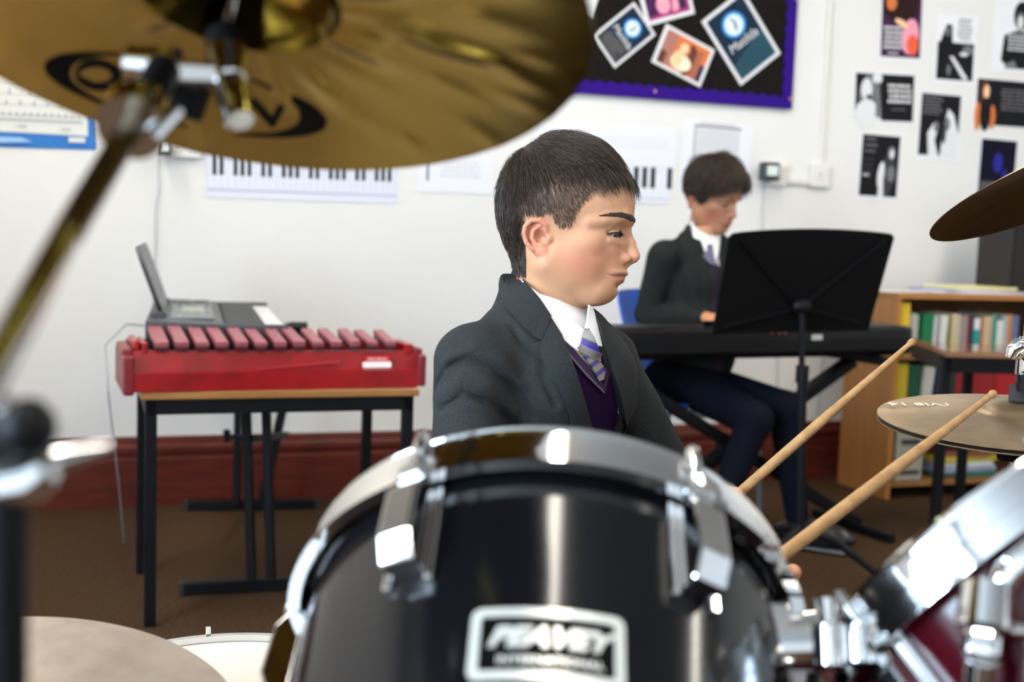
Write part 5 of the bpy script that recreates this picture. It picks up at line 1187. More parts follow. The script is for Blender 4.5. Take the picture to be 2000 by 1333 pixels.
def shirt(p): q = TL(p); return smin(torso(p, -4), smax(caps(p, (1066, 0, 545), (1078, 0, 690), 65, 74), .8*(538+.88*(q[..., 1]+74)-q[..., 2]), 3), 12)
PS, QS = mesh_sdf(lambda p: smax(shirt(p), TL(p)[..., 2]-900, 3), (900, -200, 540), (1300, 220, 930), 3.0)
so = mesh_obj('shirt', SP1.w(PS), QS, SHIRT, p1)
# visible collar leaves, tie, lapels: panels laid over the torso
neckc = lambda p: smin(torso(p, 2), caps(p, (1074, 0, 540), (1092, 6, 665), 66, 78), 14)
patch('shirt_collar', SP1, neckc, [(1020, 546), (1027, 553), (1060, 581), (1090, 611), (1120, 632), (1138, 645), (1139, 668), (1127, 688), (1113, 678), (1099, 665), (1085, 640), (1074, 622), (1048, 585), (1028, 560)], 2, 2.4, SHIRT, p1)
patch('shirt_collar', SP1, neckc, [(1146, 597), (1153, 602), (1160, 622), (1173, 679), (1166, 678), (1148, 648), (1139, 643), (1143, 630)], 3, 2.4, SHIRT, p1, step=5)
TIEG = mat('tie', (.3, .3, .3), .5, attr='tone')
def tiecol(v):
    x, y = v[:, 0], v[:, 1]; t = np.where(y-.45*(x-1150) < 700, (y-.42*(x-1150)-649)/33, (y+.75*(x-1160)-693)/24); fr = t-np.floor(t); c = np.tile([.20, .182, .165], (len(v), 1)); c[(fr > .60) & (fr < .90)] = (.035, .010, .20); c[(fr > .50) & (fr < .60)] = (.02, .02, .03); c[(fr > .90)] = (.17, .13, .26); return c
tief = lambda p: smin(torso(p, 4), ellp(p, SP1.trace(lambda p: torso(p, 6), [(1152, 672)])[0], (26, 22, 26)), 10)
tieo = patch('tie', SP1, tief, [(1141, 650), (1150, 645), (1160, 660), (1172, 692), (1168, 706), (1180, 722), (1176, 742), (1168, 745), (1152, 716), (1134, 692), (1126, 682), (1136, 668)], 1, 3, TIEG, p1, step=1.4, colf=tiecol)
jf = lambda p: jacket_solid(p)
RIB = mat('jumper_rib', (.028, .008, .042), .9, bump=.6, bscale=900)
patch('neckband', SP1, lambda p: torso(p, 0), [(1100, 664), (1108, 672), (1143, 712), (1177, 752), (1178, 764), (1140, 726), (1104, 686), (1096, 672)], 1, 2.5, RIB, p1, step=5)
patch('neckband', SP1, lambda p: torso(p, 0), [(1177, 752), (1184, 716), (1180, 690), (1187, 690), (1192, 716), (1180, 766)], 1, 2.5, RIB, p1, step=5)
patch('neckband', SP1, lambda p: torso(p, 0), [(1110, 692), (1140, 727), (1178, 766), (1177, 769), (1139, 731), (1109, 696)], 1.5, 3, mat('rib_line', (.12, .09, .14), .9), p1, step=5)
LAP = WOOL
jclosed = lambda p: smin(smin(torso(p, 9), smax(colcone(p, 0), collar_cut(p, 0), 3), 16), caps(p, sh_n, el_n, 64, 52), 42)
patch('lapel', SP1, jclosed, [(1074, 623), (1096, 658), (1120, 722), (1135, 770), (1151, 827), (1160, 872), (1127, 872), (1116, 828), (1108, 800), (1096, 770), (1075, 737), (1058, 700), (1055, 672), (1063, 652)], 2, 4.5, LAP, p1)
patch('collar', SP1, jclosed, [(1004, 527), (1012, 535), (1030, 559), (1054, 589), (1075, 622), (1064, 650), (1057, 668), (1042, 662), (1015, 636), (990, 607), (979, 577), (988, 552)], 2.5, 5, LAP, p1)
patch('lapel', SP1, jclosed, [(1155, 606), (1166, 618), (1192, 641), (1195, 660), (1219, 710), (1240, 770), (1254, 840), (1256, 862), (1222, 862), (1219, 830), (1208, 770), (1190, 716), (1176, 670), (1164, 628)], 2, 4.5, LAP, p1)
EMB = mat('emblem_thread', (.55, .50, .62), .8)
ev = SP1.trace(lambda p: torso(p, 2), [(1210, 806)])[0]
for nm_, L in (('emblem', [(1206, 797), (1214, 797), (1214, 799), (1206, 799)]), ('emblem', [(1206, 802), (1209, 802), (1209, 808), (1206, 808)]), ('emblem', [(1211, 802), (1213, 802), (1213, 808), (1211, 808)]), ('emblem', [(1207, 811), (1216, 811), (1216, 813), (1207, 813)])):
    patch(nm_, SP1, lambda p: torso(p, 0), L, 1, 1.5, EMB, p1, step=3)
# rest of the body under the clothes: torso core, hips, legs, hands
def U_(x, y, z): return W2U((x, y, z))
hipn, hipf = U_(-.03, 1.53, .50), U_(.03, 1.69, .50); kn, kf = U_(.34, 1.40, .50), U_(.38, 1.74, .50); an, af = U_(.33, 1.36, .11), U_(.40, 1.74, .11)
def legs(p, o=0):
    d = ellp(p, (hipn+hipf)/2, (150, 190, 110)); 
    for h_, k_, a_ in ((hipn, kn, an), (hipf, kf, af)): d = smin(d, smin(caps(p, h_, k_, 92, 70), caps(p, k_, a_, 68, 50), 20), 40)
    d = smin(d, torso(p, -6), 30); return d-o
PT, QT = mesh_sdf(lambda p: smax(legs(p), 1040-p[..., 2], 4), (780, -400, 980), (1750, 560, 1800), 7.)
mesh_obj('trousers', SP1.w(PT), QT, mat('black_trousers', (.006, .006, .008), .9, spec=.1), p1)
for a_ in (an, af):
    b_ = SP1.w(a_); mb = MB(); mb.ell((b_[0]+.05, b_[1]-.03, .045), (.125, .052, .048), 20, 12); mb.box(b_[0]-.07, b_[0]+.17, b_[1]-.08, b_[1]+.015, .0, .02, bev=.01); mb.build('shoe', mat('black_leather', (.01, .01, .01), .3), p1)
def handsdf(stickM, wrist_w, side, zc=.085):
    """fist around the stick, all in metres, in the stick's own frame: z along the stick"""
    Mi = np.array(stickM.inverted()); c = np.array(stickM @ Vector((0, 0, zc))); wl = (Mi @ np.append(wrist_w, 1))[:3]
    wd = wl-np.array([0, 0, zc]); wd[2] = 0; wd /= np.linalg.norm(wd); sd = np.cross([0, 0, 1.], wd)*side
    def f(p):
        d = ellp((p-(np.array([0, 0, zc])+wd*.024)) @ np.stack([wd, sd, [0, 0, 1]]).T, (0, 0, 0), (.020, .016, .036))
        d = smin(d, caps(p, np.array([0, 0, zc])+wd*.03, wl, .018, .021), .012)
        for k in range(4):
            z = zc+.030-.0195*k; r = (.0085, .0088, .0085, .0075)[k]; rad = .0175+.001*k; pts = []
            for a in (-35, 25, 80, 135, 190, 235): t = math.radians(a); pts.append(np.array([0, 0, z-.003*(a/235)])+(wd*math.cos(t)+sd*math.sin(t))*rad)
            d = smin(d, chain(p, pts, [r*1.05, r, r*.98, r*.93, r*.88, r*.82]), .0035)
        z = zc+.036; pts = [np.array([0, 0, zc+.012])+wd*.030-sd*.012, np.array([0, 0, z])+wd*.016-sd*.020, np.array([0, 0, z+.012])-sd*.0195-wd*.002, np.array([0, 0, z+.022])-sd*.0155-wd*.014]
        d = smin(d, chain(p, pts, [.012, .0105, .0095, .008]), .004); return d
    return f, Mi
bodyP = [WH1]; bodyQ = [QH]; bodyC = [colH]; nv = len(WH1)
for st_M, wr, sd in ((SM2, SP1.w(wr_n), 1), (SM1, SP1.w(wr_f), -1)):
    fh, Mi = handsdf(st_M, wr, sd); wl = (Mi @ np.append(wr, 1))[:3]; lo = np.minimum([-.06, -.06, .02], wl-.03); hi = np.maximum([.06, .06, .15], wl+.03)
    a_, b_ = mesh_sdf(fh, lo, hi, .0013); Mw = np.array(st_M); a_ = a_ @ Mw[:3, :3].T+Mw[:3, 3]; bodyP.append(a_); bodyQ.append(b_+nv); bodyC.append(np.tile(SK*np.array([1, .88, .85]), (len(a_), 1))); nv += len(a_)
def core(p):
    d = torso(p, -16); d = smin(d, smin(caps(p, sh_n, el_n, 40, 34), caps(p, el_n, wr_n, 34, 24), 8), 20); d = smin(d, smin(caps(p, sh_f, el_f, 40, 34), caps(p, el_f, wr_f, 34, 24), 8), 20)
    d = smin(d, legs(p, -8), 20); return smin(d, caps(p, (1048, 0, 650), (1060, 0, 720), 50, 60), 20)
PC, QC = mesh_sdf(core, (780, -400, 600), (1750, 560, 1760), 7.); bodyP.append(SP1.w(PC)); bodyQ.append(QC+nv); bodyC.append(np.tile(SK, (len(PC), 1)))
body = mesh_obj('body', np.vstack(bodyP), np.vstack(bodyQ), SKINM, p1, col=np.vstack(bodyC))
# eyes
EYEW = mat('eye_white', (.42, .37, .34), .35); IRIS = mat('iris_brown', (.014, .007, .005), .25)
for sg in (1, -1):
    mb = MB(); mb.use(EYEW); c = np.array([1197, 33*sg, 464.]); gz = np.array([.80, .38*sg, .40]); gz /= np.linalg.norm(gz)
    Me = frame((0, 0, 0), (0, 1, 0), gz); vs0 = len(mb.v); mb.lathe([(17*math.sin(t), 17*math.cos(t)) for t in np.linspace(.75, math.pi, 14)], 28, Me); mb.use(IRIS); mb.lathe([(17*math.sin(t)*1.0, 17*math.cos(t)+.3) for t in np.linspace(0, .76, 6)], 28, Me)
    mb.v = [tuple(H1.w(np.array(v)+c)) for v in mb.v]; mb.build('eyeball', None, p1)
# hair
HAIRM = mat('dark_brown_hair', (.044, .025, .014), .48, noise=.6, nscale=160, ncol=(.014, .008, .005), spec=.28)
HAIRT = mat('hair_highlights', (.075, .045, .027), .4, noise=.5, nscale=100, spec=.5)
WHORL = np.array([1035, 10, 280.])
def hair_len(r):
    X, Y, Z = r[:, 0], np.abs(r[:, 1]), r[:, 2]
    L = np.interp(Z, [260, 300, 325, 345, 362, 400, 450, 540], [60, 46, 32, 18, 11, 7, 5, 5]); L = np.where((X > 1175), np.maximum(L, np.interp(X, [1175, 1215], [16, 50])), L); back = np.interp(X, [970, 1030, 1100], [1, .6, 0]); Lb = np.interp(Z, [260, 330, 400, 450, 500, 540], [50, 42, 30, 22, 16, 8]); return L*(1-back)+Lb*back
pts = surf_points(PH, QH, 90000, 5); pts = pts[(np.abs(pts[:, 1]) < 112)]; ear = (np.abs(pts[:, 1]) > 85) & (pts[:, 0] < 1094) & (pts[:, 0] > 1030) & (pts[:, 2] > 424); hl = hairline(pts); keep = (hl > 0) & ~ear; pts = pts[keep][:26000]
fb = lambda p: head_sdf(p, ears=False)
g = grad(fb, pts, 1.5); fl = pts-WHORL; fl[:, 1] *= 1.0; fl /= np.linalg.norm(fl, axis=1, keepdims=True)
fw = np.interp(pts[:, 2], [270, 340, 420], [.9, .55, .12])*np.clip((pts[:, 0]-1010)/120, -.3, 1); fl += np.stack([fw, 0*fw, .25+.9*(pts[:, 2] > 330)], 1)
fl += np.stack([nz(pts, .13, 1), nz(pts, .13, 7), nz(pts, .13, 13)], 1)*.30; fl += np.random.RandomState(4).randn(len(pts), 3)*.10; fl -= g*(fl*g).sum(1, keepdims=True); fl /= np.linalg.norm(fl, axis=1, keepdims=True)
L = hair_len(pts)*(.65+.6*np.random.RandomState(6).rand(len(pts)))*(1+.22*nz(pts, .16, 21)); lay = np.interp(L, [6, 20, 60], [1.2, 5, 13]); offs = lay*(.25+.85*np.random.RandomState(7).rand(len(pts))); dirs = fl+g*np.interp(L, [6, 20, 60], [.5, .45, .4])[:, None]
low = (np.random.RandomState(12).rand(len(pts)) < sst(pts[:, 2]+10*nz(pts, .1, 5), 338, 388)) & (pts[:, 0] > 1035+20*nz(pts, .08, 9)); sel = np.random.RandomState(8).rand(len(pts)) < .78; low_ = low & (np.random.RandomState(9).rand(len(pts)) < .9)
SIDEM = mat('side_hair_brown', (.085, .050, .033), .5, noise=.5, nscale=160, ncol=(.055, .031, .020))
strands(H1, 'side_hair', pts[low_], dirs[low_], L[low_], offs[low_], fb, SIDEM, p1, seg=3, r0=.36, wig=.05); keep_ = ~low; pts, dirs, L, offs, sel = pts[keep_], dirs[keep_], L[keep_], offs[keep_], sel[keep_]
strands(H1, 'hair', pts[sel], dirs[sel], L[sel], offs[sel], fb, HAIRM, p1, seg=6, r0=.52, wig=.10); strands(H1, 'hair_highlights', pts[~sel], dirs[~sel], L[~sel], offs[~sel]+1.5, fb, HAIRT, p1, seg=6, r0=.5, wig=.12)
def hairbase(p):
    h = hairline(p); th = np.interp(p[..., 2], [260, 320, 345, 365, 470, 540], [6, 5, 2, -2, -2, -2]); bk = np.interp(p[..., 0], [960, 1030, 1080], [1, .5, 0]); th = th+bk*np.interp(p[..., 2], [350, 430, 500, 535], [0, 4, 4, 0]); return smax(head_base(p)-th, 6-h, 6)
PB, QB = mesh_sdf(hairbase, (950, -120, 240), (1265, 120, 560), 2.6)
mesh_obj('hair_underlayer', H1.w(PB), QB, mat('hair_shadow', (.020, .011, .008), .8), p1)
# eyebrows and lashes
def fringe_line(name, path, n, L, dirv, r0, m, off, seed):
    rr = np.random.RandomState(seed)
    for sg in (1, -1):
        path_ = np.array(path, float); t = rr.rand(n)*(len(path)-1); i = np.minimum(t.astype(int), len(path)-2); q = path_[i]+(path_[i+1]-path_[i])*(t-i)[:, None]; q[:, 2] += rr.randn(n)*(np.interp(t, [0, 1, 3, 4], [1.9, 2.0, 1.0, .3]) if name == 'eyebrow' else .3); q[:, 1] *= sg
        g = grad(fb, q, 1.5)
        for _ in range(4): q = q-g*fb(q)[:, None]
        d = np.tile(np.array(dirv, float)*[1, sg, 1], (n, 1))+rr.randn(n, 3)*.09; d /= np.linalg.norm(d, axis=1, keepdims=True)
        strands(H1, name, q, d+g*.2, L*(.7+.6*rr.rand(n)), off*(.4+rr.rand(n)), fb, m, p1, seg=3, r0=r0, seed=seed)
BROWM = mat('brow_hair', (.022, .013, .010), .5)
BROWP = [tuple(q) for q in snap(BROWP, fb)]
PW, QW = mesh_sdf(lambda p: smax(fb(p)-1.1, browband(p)+.6*nz(p, .9), .5), (1160, -80, 410), (1256, 80, 460), .9)
mesh_obj('eyebrow', H1.w(PW), QW, mat('brow_base', (.035, .020, .013), .7), p1)
fringe_line('eyebrow', BROWP, 360, 5, (-.6, .5, .02), .34, BROWM, 1.3, 2)
fringe_line('eyelash', [(1208, 17, 463), (1215, 28, 459.5), (1213, 39, 458.5), (1203, 48, 459), (1190, 54, 461)], 150, 6.5, (.85, .35, .35), .42, BROWM, 4.0, 3)
# drum stool
t = thing('drum_stool', 'round black drum stool under the drumming boy', 'stool', loc=(-.01, 1.61, 0)); mb = MB(); mb.lathe([(0, .36), (.14, .36), (.155, .375), (.155, .41), (.14, .425), (0, .43)], 40, Matrix.Translation((-.01, 1.61, 0))); mb.build('seat', mat('vinyl', (.012, .012, .012), .4), t)
mb = MB(); mb.tube([(-.01, 1.61, .36), (-.01, 1.61, .12)], .014, 14); mb.build('post', CHROME, t)
for a in (.9, 3.0, 5.1): mb = MB(); mb.tube([(-.01, 1.61, .28), (-.01+.2*math.cos(a), 1.61+.2*math.sin(a), .012)], .008, 10); mb.build('leg', CHROME, t)
# ================================================================ the boy at the keyboard
SP2 = Space(3.98)
p2 = thing('person', 'boy in dark blazer, jumper and tie seated behind the long keyboard, looking down', 'person', loc=(.62, 4.02, 0))
H2 = Head(SP2, (1394, 0, 380), math.radians(50), math.radians(15), .44, roll=math.radians(4), slim=.90, full=.8)
f2 = lambda p: head_sdf(p, slim=.90, full=.75)
P2, Q2 = mesh_sdf(f2, (955, -115, 245), (1265, 115, 690), 2.1)
col2 = face_colour(P2, np.array([.05, .028, .019]))*np.array([.80, .72, .72])
T2A = math.radians(58); t2c = np.array([1372, 0, 478.]); c2F = np.array([math.cos(T2A), math.sin(T2A), 0]); c2S = np.array([-math.sin(T2A), math.cos(T2A), 0])
def TL2(q): r = np.asarray(q, float)-t2c; return np.stack([r @ c2S, r @ c2F, r[..., 2]], -1)
def TU2(q): q = np.asarray(q, float); z = q[..., 2:3]; return t2c+q[..., 0:1]*c2S+q[..., 1:2]*c2F+np.concatenate([z*0, z*0, z], -1)
def W22U(x): return SP2.u(np.array(x, float))
KT = .635+.075      # height of the keys
s2n, s2f = TU2(np.array([96., -3, 28])), TU2(np.array([-96., 0, 28]))
e2n = np.array([1262., 25, 612]); w2n = np.array([1358., 62, 622]); e2f = TU2(np.array([-112., 10, 130])); w2f = np.array([1470., 55, 622])
def torso2(p, o=0.):
    q = TL2(p); a = q.copy(); a[..., 0] = np.abs(a[..., 0])
    d = ellp(q, (0, 0, 80), (78, 50, 110)); d = smin(d, caps(a, (10, -4, 8), (90, -3, 26), 26, 22), 20); d = smin(d, ellp(q, (0, 0, 190), (72, 50, 100)), 25)
    return smin(d, ellp(q, (0, 12, 70), (62, 44, 50)), 15)-o
def jk2(p):
    d = torso2(p, 4); s_ = caps(p, s2n, e2n, 30, 25); s_ = smin(s_, caps(p, e2n, w2n, 25, 17), 6); d = smin(d, s_, 16); s_ = caps(p, s2f, e2f, 30, 25); s_ = smin(s_, caps(p, e2f, w2f, 25, 17), 6); d = smin(d, s_, 16)
    d = smin(d, smax(caps(p, (1372, -4, 445), (1368, -8, 500), 28, 52), 436+.6*(TL2(p)[..., 1]+30)-p[..., 2], 2), 8); return d+.8*nz(p, .07, 3)
def op2(p): q = TL2(p); w_ = np.interp(q[..., 2], [-40, 0, 50, 120, 220], [26, 30, 27, 24, 12]); return smax(np.abs(q[..., 0])-w_, 8-q[..., 1], 3)
W2M = mat('dark_suiting', (.020, .023, .022), .9, noise=.4, nscale=500, spec=.1)
PJ2, QJ2 = mesh_sdf(lambda p: smax(smax(jk2(p), -op2(p), 2), 436+.6*(TL2(p)[..., 1]+30)-p[..., 2], 2), (1200, -180, 425), (1560, 180, 790), 2.2)
mesh_obj('blazer', SP2.w(PJ2), QJ2, W2M, p2)
PV2, QV2 = mesh_sdf(lambda p: smax(torso2(p, .5), np.where(TL2(p)[..., 1] < 0, -90, 52-1.45*np.abs(TL2(p)[..., 0])-TL2(p)[..., 2]), 1), (1260, -130, 440), (1500, 130, 780), 2.2)
mesh_obj('jumper', SP2.w(PV2), QV2, mat('dark_purple_knit', (.014, .006, .020), .9), p2)
PS2, QS2 = mesh_sdf(lambda p: smin(smax(torso2(p, -1.5), TL2(p)[..., 2]-100, 2), smax(caps(p, (1376, 0, 440), (1374, 2, 500), 26, 29), 438+.5*(TL2(p)[..., 1]+30)-p[..., 2], 1), 5), (1260, -120, 425), (1500, 120, 620), 2.0)
mesh_obj('shirt', SP2.w(PS2), QS2, SHIRT, p2)
t2f = lambda p: smin(torso2(p, 1), caps(p, (1376, 0, 440), (1376, 4, 495), 26, 30), 6)
patch('shirt_collar', SP2, t2f, [(1349, 434), (1353, 432), (1370, 462), (1386, 476), (1378, 492), (1371, 499), (1358, 480), (1350, 455)], 1, 1.2, SHIRT, p2, step=4)
patch('shirt_collar', SP2, t2f, [(1406, 450), (1402, 462), (1388, 476), (1392, 495), (1396, 512), (1402, 495), (1407, 470)], 1, 1.2, SHIRT, p2, step=4)
T2M = mat('tie_far', (.3, .3, .3), .5, attr='tone')
def t2c_(v): fr = ((v[:, 1]+.4*v[:, 0])/9.) % 1; c = np.tile([.16, .15, .20], (len(v), 1)); c[fr < .5] = (.035, .025, .12); return c
patch('tie', SP2, lambda p: torso2(p, 3), [(1381, 478), (1391, 478), (1393, 492), (1397, 520), (1382, 512), (1372, 500), (1380, 490)], 0, 1.5, T2M, p2, step=2, colf=t2c_)
j2f = lambda p: jk2(p)
patch('lapel', SP2, j2f, [(1347, 432), (1350, 446), (1360, 500), (1364, 560), (1366, 604), (1352, 600), (1340, 560), (1326, 510), (1318, 492), (1327, 486), (1322, 470), (1335, 445)], 1, 2.2, W2M, p2, step=5)
patch('lapel', SP2, j2f, [(1408, 448), (1422, 456), (1434, 470), (1430, 486), (1438, 490), (1432, 540), (1420, 590), (1410, 604), (1406, 560), (1404, 500)], 1, 2.2, W2M, p2, step=5)
hp = np.array([1335., -5, 740]); kn1 = np.array([1520., 60, 795]); kn2 = np.array([1450., 120, 812]); an1 = W22U((.965, 3.84, .10)); an2 = W22U((.66, 3.70, .10)); 
def legs2(p):
    d = ellp(p, hp, (80, 62, 52)); d = smin(d, smin(caps(p, hp+np.array([15, -22, 8]), kn1, 46, 34), caps(p, kn1, an1, 33, 22), 8), 18); return smin(d, smin(caps(p, hp+np.array([5, 25, 8]), kn2, 46, 34), caps(p, kn2, an2, 33, 22), 8), 14)
PT2, QT2 = mesh_sdf(legs2, (1230, -180, 660), (1640, 280, 1120), 4.); mesh_obj('trousers', SP2.w(PT2), QT2, mat('navy_black_trousers', (.004, .005, .010), .9, spec=.08), p2)
for a_, an_ in ((an1, -.5), (an2, -.7)):
    b_ = SP2.w(a_); Mx = Matrix.Translation((b_[0], b_[1], 0)) @ Matrix.Rotation(an_, 4, 'Z'); mb = MB(); mb.ell((.06, 0, .048), (.135, .05, .05), 20, 12, M=Mx); mb.box(-.06, .18, -.045, .045, 0, .02, Mx, .01); mb.build('shoe', MATS['black_leather'], p2)
def hand_kb(w_, elbow, side):   # a hand resting on the keys, metres, returns sdf in world
    W_ = SP2.w(w_); E_ = SP2.w(elbow); d = W_-E_; d[2] = 0; d /= np.linalg.norm(d); d = d*.6+np.array([.35, -.55, 0])*.55; d /= np.linalg.norm(d); s_ = np.array([-d[1], d[0], 0])*side
    zk = KT+.004; base = W_+d*.015; kn_ = base+d*.075; kn_[2] = zk+.042
    def f(p):
        v = caps(p, W_, base+np.array([0, 0, .0]), .024, .022); B = (kn_+base)/2; q = (p-B) @ np.stack([d, s_, [0, 0, 1]]).T
        v = smin(v, ellp(q, (0, 0, 0), (.045, .036, .015)), .012)
        for k, (o_, l_) in enumerate(((-.028, .85), (-.010, 1.0), (.009, .95), (.027, .75))):
            a = kn_+s_*o_-np.array([0, 0, .004]); b = a+d*.030*l_+s_*o_*.15+np.array([0, 0, -.002]); c = a+d*.045*l_+s_*o_*.25; c[2] = zk+.022; e = a+d*.050*l_+s_*o_*.3; e[2] = zk+.006
            v = smin(v, chain(p, [a-d*.02, a, b, c, e], [.010, .0092, .0082, .0078, .007]), .004)
        a = base+d*.012-s_*.026; b = a+d*.035-s_*.022+np.array([0, 0, .0]); c = a+d*.058-s_*.026; b[2] = zk+.025; c[2] = zk+.008; return smin(v, chain(p, [a, b, c], [.012, .0100, .0085]), .006)
    lo = np.minimum(W_, kn_+d*.06)-.07; hi = np.maximum(W_, kn_+d*.06)+.07; return f, lo, hi
bp_ = [H2.w(P2)]; bq = [Q2]; bc = [col2]; nv = len(P2)
for w_, e_, sd in ((w2n, e2n, 1), (w2f, e2f, -1)):
    f_, lo, hi = hand_kb(w_, e_, sd); a_, b_ = mesh_sdf(f_, lo, hi, .0022); bp_.append(a_); bq.append(b_+nv); bc.append(np.tile(SK*np.array([.98, .86, .82]), (len(a_), 1))); nv += len(a_)
def core2(p):
    d = torso2(p, -6); d = smin(d, smin(caps(p, s2n, e2n, 18, 16), caps(p, e2n, w2n, 16, 12), 4), 8); d = smin(d, smin(caps(p, s2f, e2f, 18, 16), caps(p, e2f, w2f, 16, 12), 4), 8); return smin(smin(d, legs2(p)+8, 10), caps(p, (1376, 0, 450), (1374, 0, 500), 22, 24), 6)
a_, b_ = mesh_sdf(core2, (1200, -180, 440), (1640, 280, 1120), 4.); bp_.append(SP2.w(a_)); bq.append(b_+nv); bc.append(np.tile(SK, (len(a_), 1)))
mesh_obj('body', np.vstack(bp_), np.vstack(bq), SKINM, p2, col=np.vstack(bc))
fb2 = lambda p: head_sdf(p, ears=False, slim=.90, full=.8)
for sg in (1, -1):
    mb = MB(); mb.use(IRIS); c = np.array([1197, 29.5*sg, 464.]); gz = np.array([.8, 0, .6]); Me = frame((0, 0, 0), (0, 1, 0), gz); mb.lathe([(14.6*math.sin(t), 14.6*math.cos(t)) for t in np.linspace(.42, math.pi, 10)], 20, Me); mb.use(IRIS); mb.lathe([(14.6*math.sin(t), 14.6*math.cos(t)+.3) for t in np.linspace(0, .43, 5)], 20, Me)
    mb.v = [tuple(H2.w(np.array(v)+c)) for v in mb.v]; mb.build('eyeball', None, p2)
pts = surf_points(P2, Q2, 26000, 15); Xp, Yp, Zp = pts[:, 0], np.abs(pts[:, 1]), pts[:, 2]
zf = np.interp(Xp, [960, 1000, 1018, 1030, 1082, 1092, 1120, 1130, 1150, 1183, 1203, 1225, 1260], [480, 500, 505, 424, 428, 462, 462, 430, 405, 372, 352, 342, 330]); zf = np.where(Xp < 1030, 500, zf)
pts = pts[(zf > Zp) & ~((Yp > 70) & (Xp < 1082) & (Zp > 422))][:9000]
g = grad(fb2, pts, 1.5); fl = pts-np.array([1050, 0, 262.]); fl /= np.linalg.norm(fl, axis=1, keepdims=True); fl[:, 2] += .5; fl += np.random.RandomState(14).randn(len(pts), 3)*.35+np.stack([nz(pts, .09, 1), nz(pts, .09, 5), nz(pts, .09, 9)], 1)*.6; fl -= g*(fl*g).sum(1, keepdims=True); fl /= np.linalg.norm(fl, axis=1, keepdims=True)
L = np.interp(pts[:, 2], [260, 330, 400, 450, 520], [72, 62, 40, 20, 10])*(.7+.6*np.random.RandomState(16).rand(len(pts))); L = np.where((pts[:, 0] > 1160), L*1.3, L)
offs = np.interp(L, [10, 40, 90], [4, 18, 38])*(.25+1.0*np.random.RandomState(17).rand(len(pts)))
H2M = mat('brown_wavy_hair', (.035, .019, .010), .42, noise=.6, nscale=120, ncol=(.014, .008, .005)); H2T = mat('brown_wavy_hair_light', (.12, .065, .028), .45, noise=.4, nscale=80)
sel = (np.random.RandomState(18).rand(len(pts)) < .84)
strands(H2, 'hair', pts[sel], (fl+g*.6)[sel], L[sel], offs[sel], fb2, H2M, p2, seg=7, r0=1.3, wig=.6, seed=5); strands(H2, 'hair_highlights', pts[~sel], (fl+g*.6)[~sel], L[~sel], offs[~sel]+3, fb2, H2T, p2, seg=7, r0=1.1, wig=.6, seed=6)
pb_, qb_ = mesh_sdf(lambda p: smax(head_base(p)-np.interp(p[..., 2], [260, 360, 430, 500], [20, 13, 4, 1]), 6-(np.where(p[..., 0] < 1030, 500, np.interp(p[..., 0], [1030, 1082, 1092, 1120, 1130, 1150, 1183, 1203, 1260], [424, 428, 455, 455, 430, 405, 375, 358, 350]))-p[..., 2]), 8), (940, -140, 225), (1275, 140, 520), 4.)
mesh_obj('hair_underlayer', H2.w(pb_), qb_, MATS['hair_shadow'], p2)
for sg in (1, -1):
    rr_ = np.random.RandomState(21); path_ = np.array([(1234, 12, 430), (1226, 24, 427), (1212, 38, 425), (1192, 54, 428)], float); t_ = rr_.rand(120)*2.999; i_ = t_.astype(int); q_ = path_[i_]+(path_[i_+1]-path_[i_])*(t_-i_)[:, None]; q_[:, 1] *= sg; q_[:, 2] += rr_.randn(120)*2
    for _ in range(4): q_ = q_-grad(fb2, q_, 1.5)*fb2(q_)[:, None]
    d_ = np.tile(np.array([-.6, .5*sg, .05]), (120, 1)); strands(H2, 'eyebrow', q_, d_, np.full(120, 8.), np.full(120, 1.5), fb2, BROWM, p2, seg=3, r0=.8)
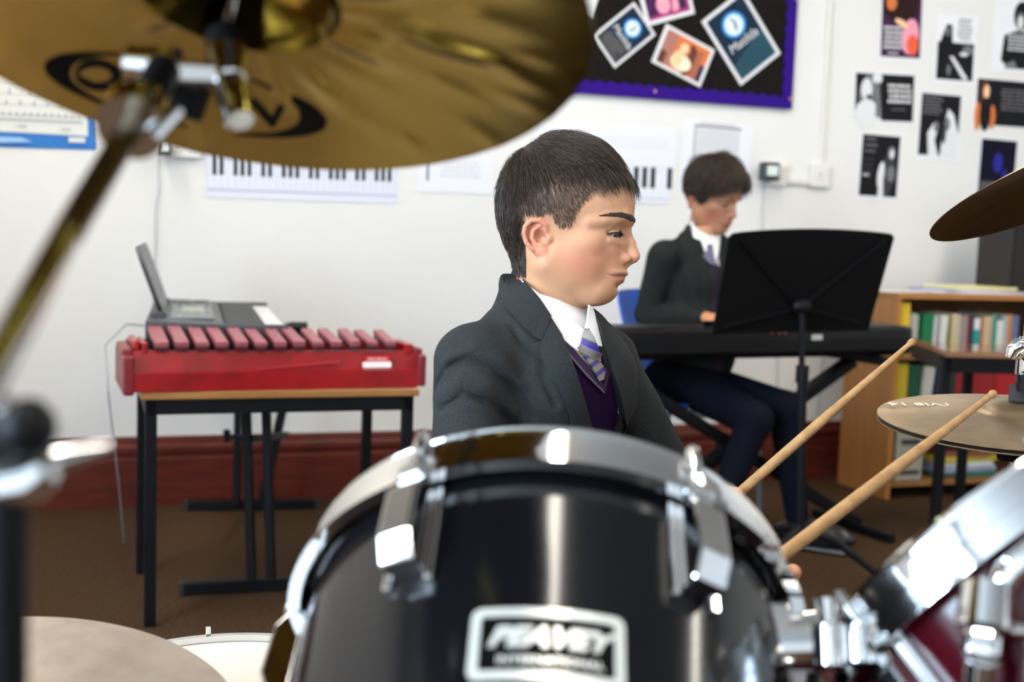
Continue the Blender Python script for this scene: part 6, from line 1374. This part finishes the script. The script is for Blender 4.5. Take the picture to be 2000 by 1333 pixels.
# ---- blue plastic chair under him
BLUEP = mat('blue_plastic', (.0, .10, .60), .5, spec=.2); ch0 = np.array([.66, 4.03, 0]); cfw = np.array([.93, -.37, 0]); cfw /= np.linalg.norm(cfw)
CM = frame(ch0, cfw, (0, 0, 1)); t = thing('chair', 'blue plastic school chair under the boy at the keyboard', 'chair', M=CM)
def sheetgrid(mb, fn, nu, nv, th):
    A_ = [[Vector(fn(i/nu, j/nv)) for j in range(nv+1)] for i in range(nu+1)]; vs = [p for r in A_ for p in r]; k = nv+1
    nrm = []
    for i in range(nu+1):
        for j in range(k):
            a = A_[min(i+1, nu)][j]-A_[max(i-1, 0)][j]; b = A_[i][min(j+1, nv)]-A_[i][max(j-1, 0)]; nrm.append(a.cross(b).normalized())
    n_ = len(vs); vs2 = vs+[v-n*th for v, n in zip(vs, nrm)]; f = []
    for i in range(nu):
        for j in range(nv): a = i*k+j; f += [(a, a+k, a+k+1, a+1), (n_+a, n_+a+1, n_+a+k+1, n_+a+k)]
    for i in range(nu): f += [(i*k, n_+i*k, n_+(i+1)*k, (i+1)*k), (i*k+nv, (i+1)*k+nv, n_+(i+1)*k+nv, n_+i*k+nv)]
    for j in range(nv): f += [(j, j+1, n_+j+1, n_+j), (nu*k+j, n_+nu*k+j, n_+nu*k+j+1, nu*k+j+1)]
    mb.add(vs2, f, True)
def srect(u, v, w_, h_, p_=3.2):   # superellipse-ish rounded sheet parameter
    a = 2*u-1; b = 2*v-1; return a*w_*(1-.10*b**4), b*h_*(1-.08*a**4)
mb = MB(); sheetgrid(mb, lambda u, v: (srect(u, v, .20, .20)[0], srect(u, v, .20, .20)[1], .445+.018*abs(2*v-1)**2-.020*max(0, 2*u-1)**3), 14, 14, .006); mb.build('seat', BLUEP, t, local=True)
mb = MB(); sheetgrid(mb, lambda u, v: (-.205-.09*u+.03*(2*v-1)**2, (2*v-1)*.205*(1-.12*max(0, 2*u-1)**4), .52+.30*u), 14, 14, .006); mb.build('backrest', BLUEP, t, local=True)
TUBE = mat('grey_tube', (.25, .27, .30), .35, .6)
for sy in (-.18, .18):
    mb = MB(); mb.tube([(.16, sy, .432), (.19, sy*1.05, .01)], .011, 12); mb.build('leg', TUBE, t, local=True)
    mb = MB(); mb.tube([(-.15, sy, .432), (-.20, sy*1.05, .01)], .011, 12); mb.build('leg', TUBE, t, local=True)
    mb = MB(); mb.tube([(.16, sy, .43), (-.17, sy, .43), (-.20, sy*.8, .46), (-.225, sy*.6, .56), (-.26, sy*.6, .70)], .010, 12); mb.build('side_rail', TUBE, t, local=True)
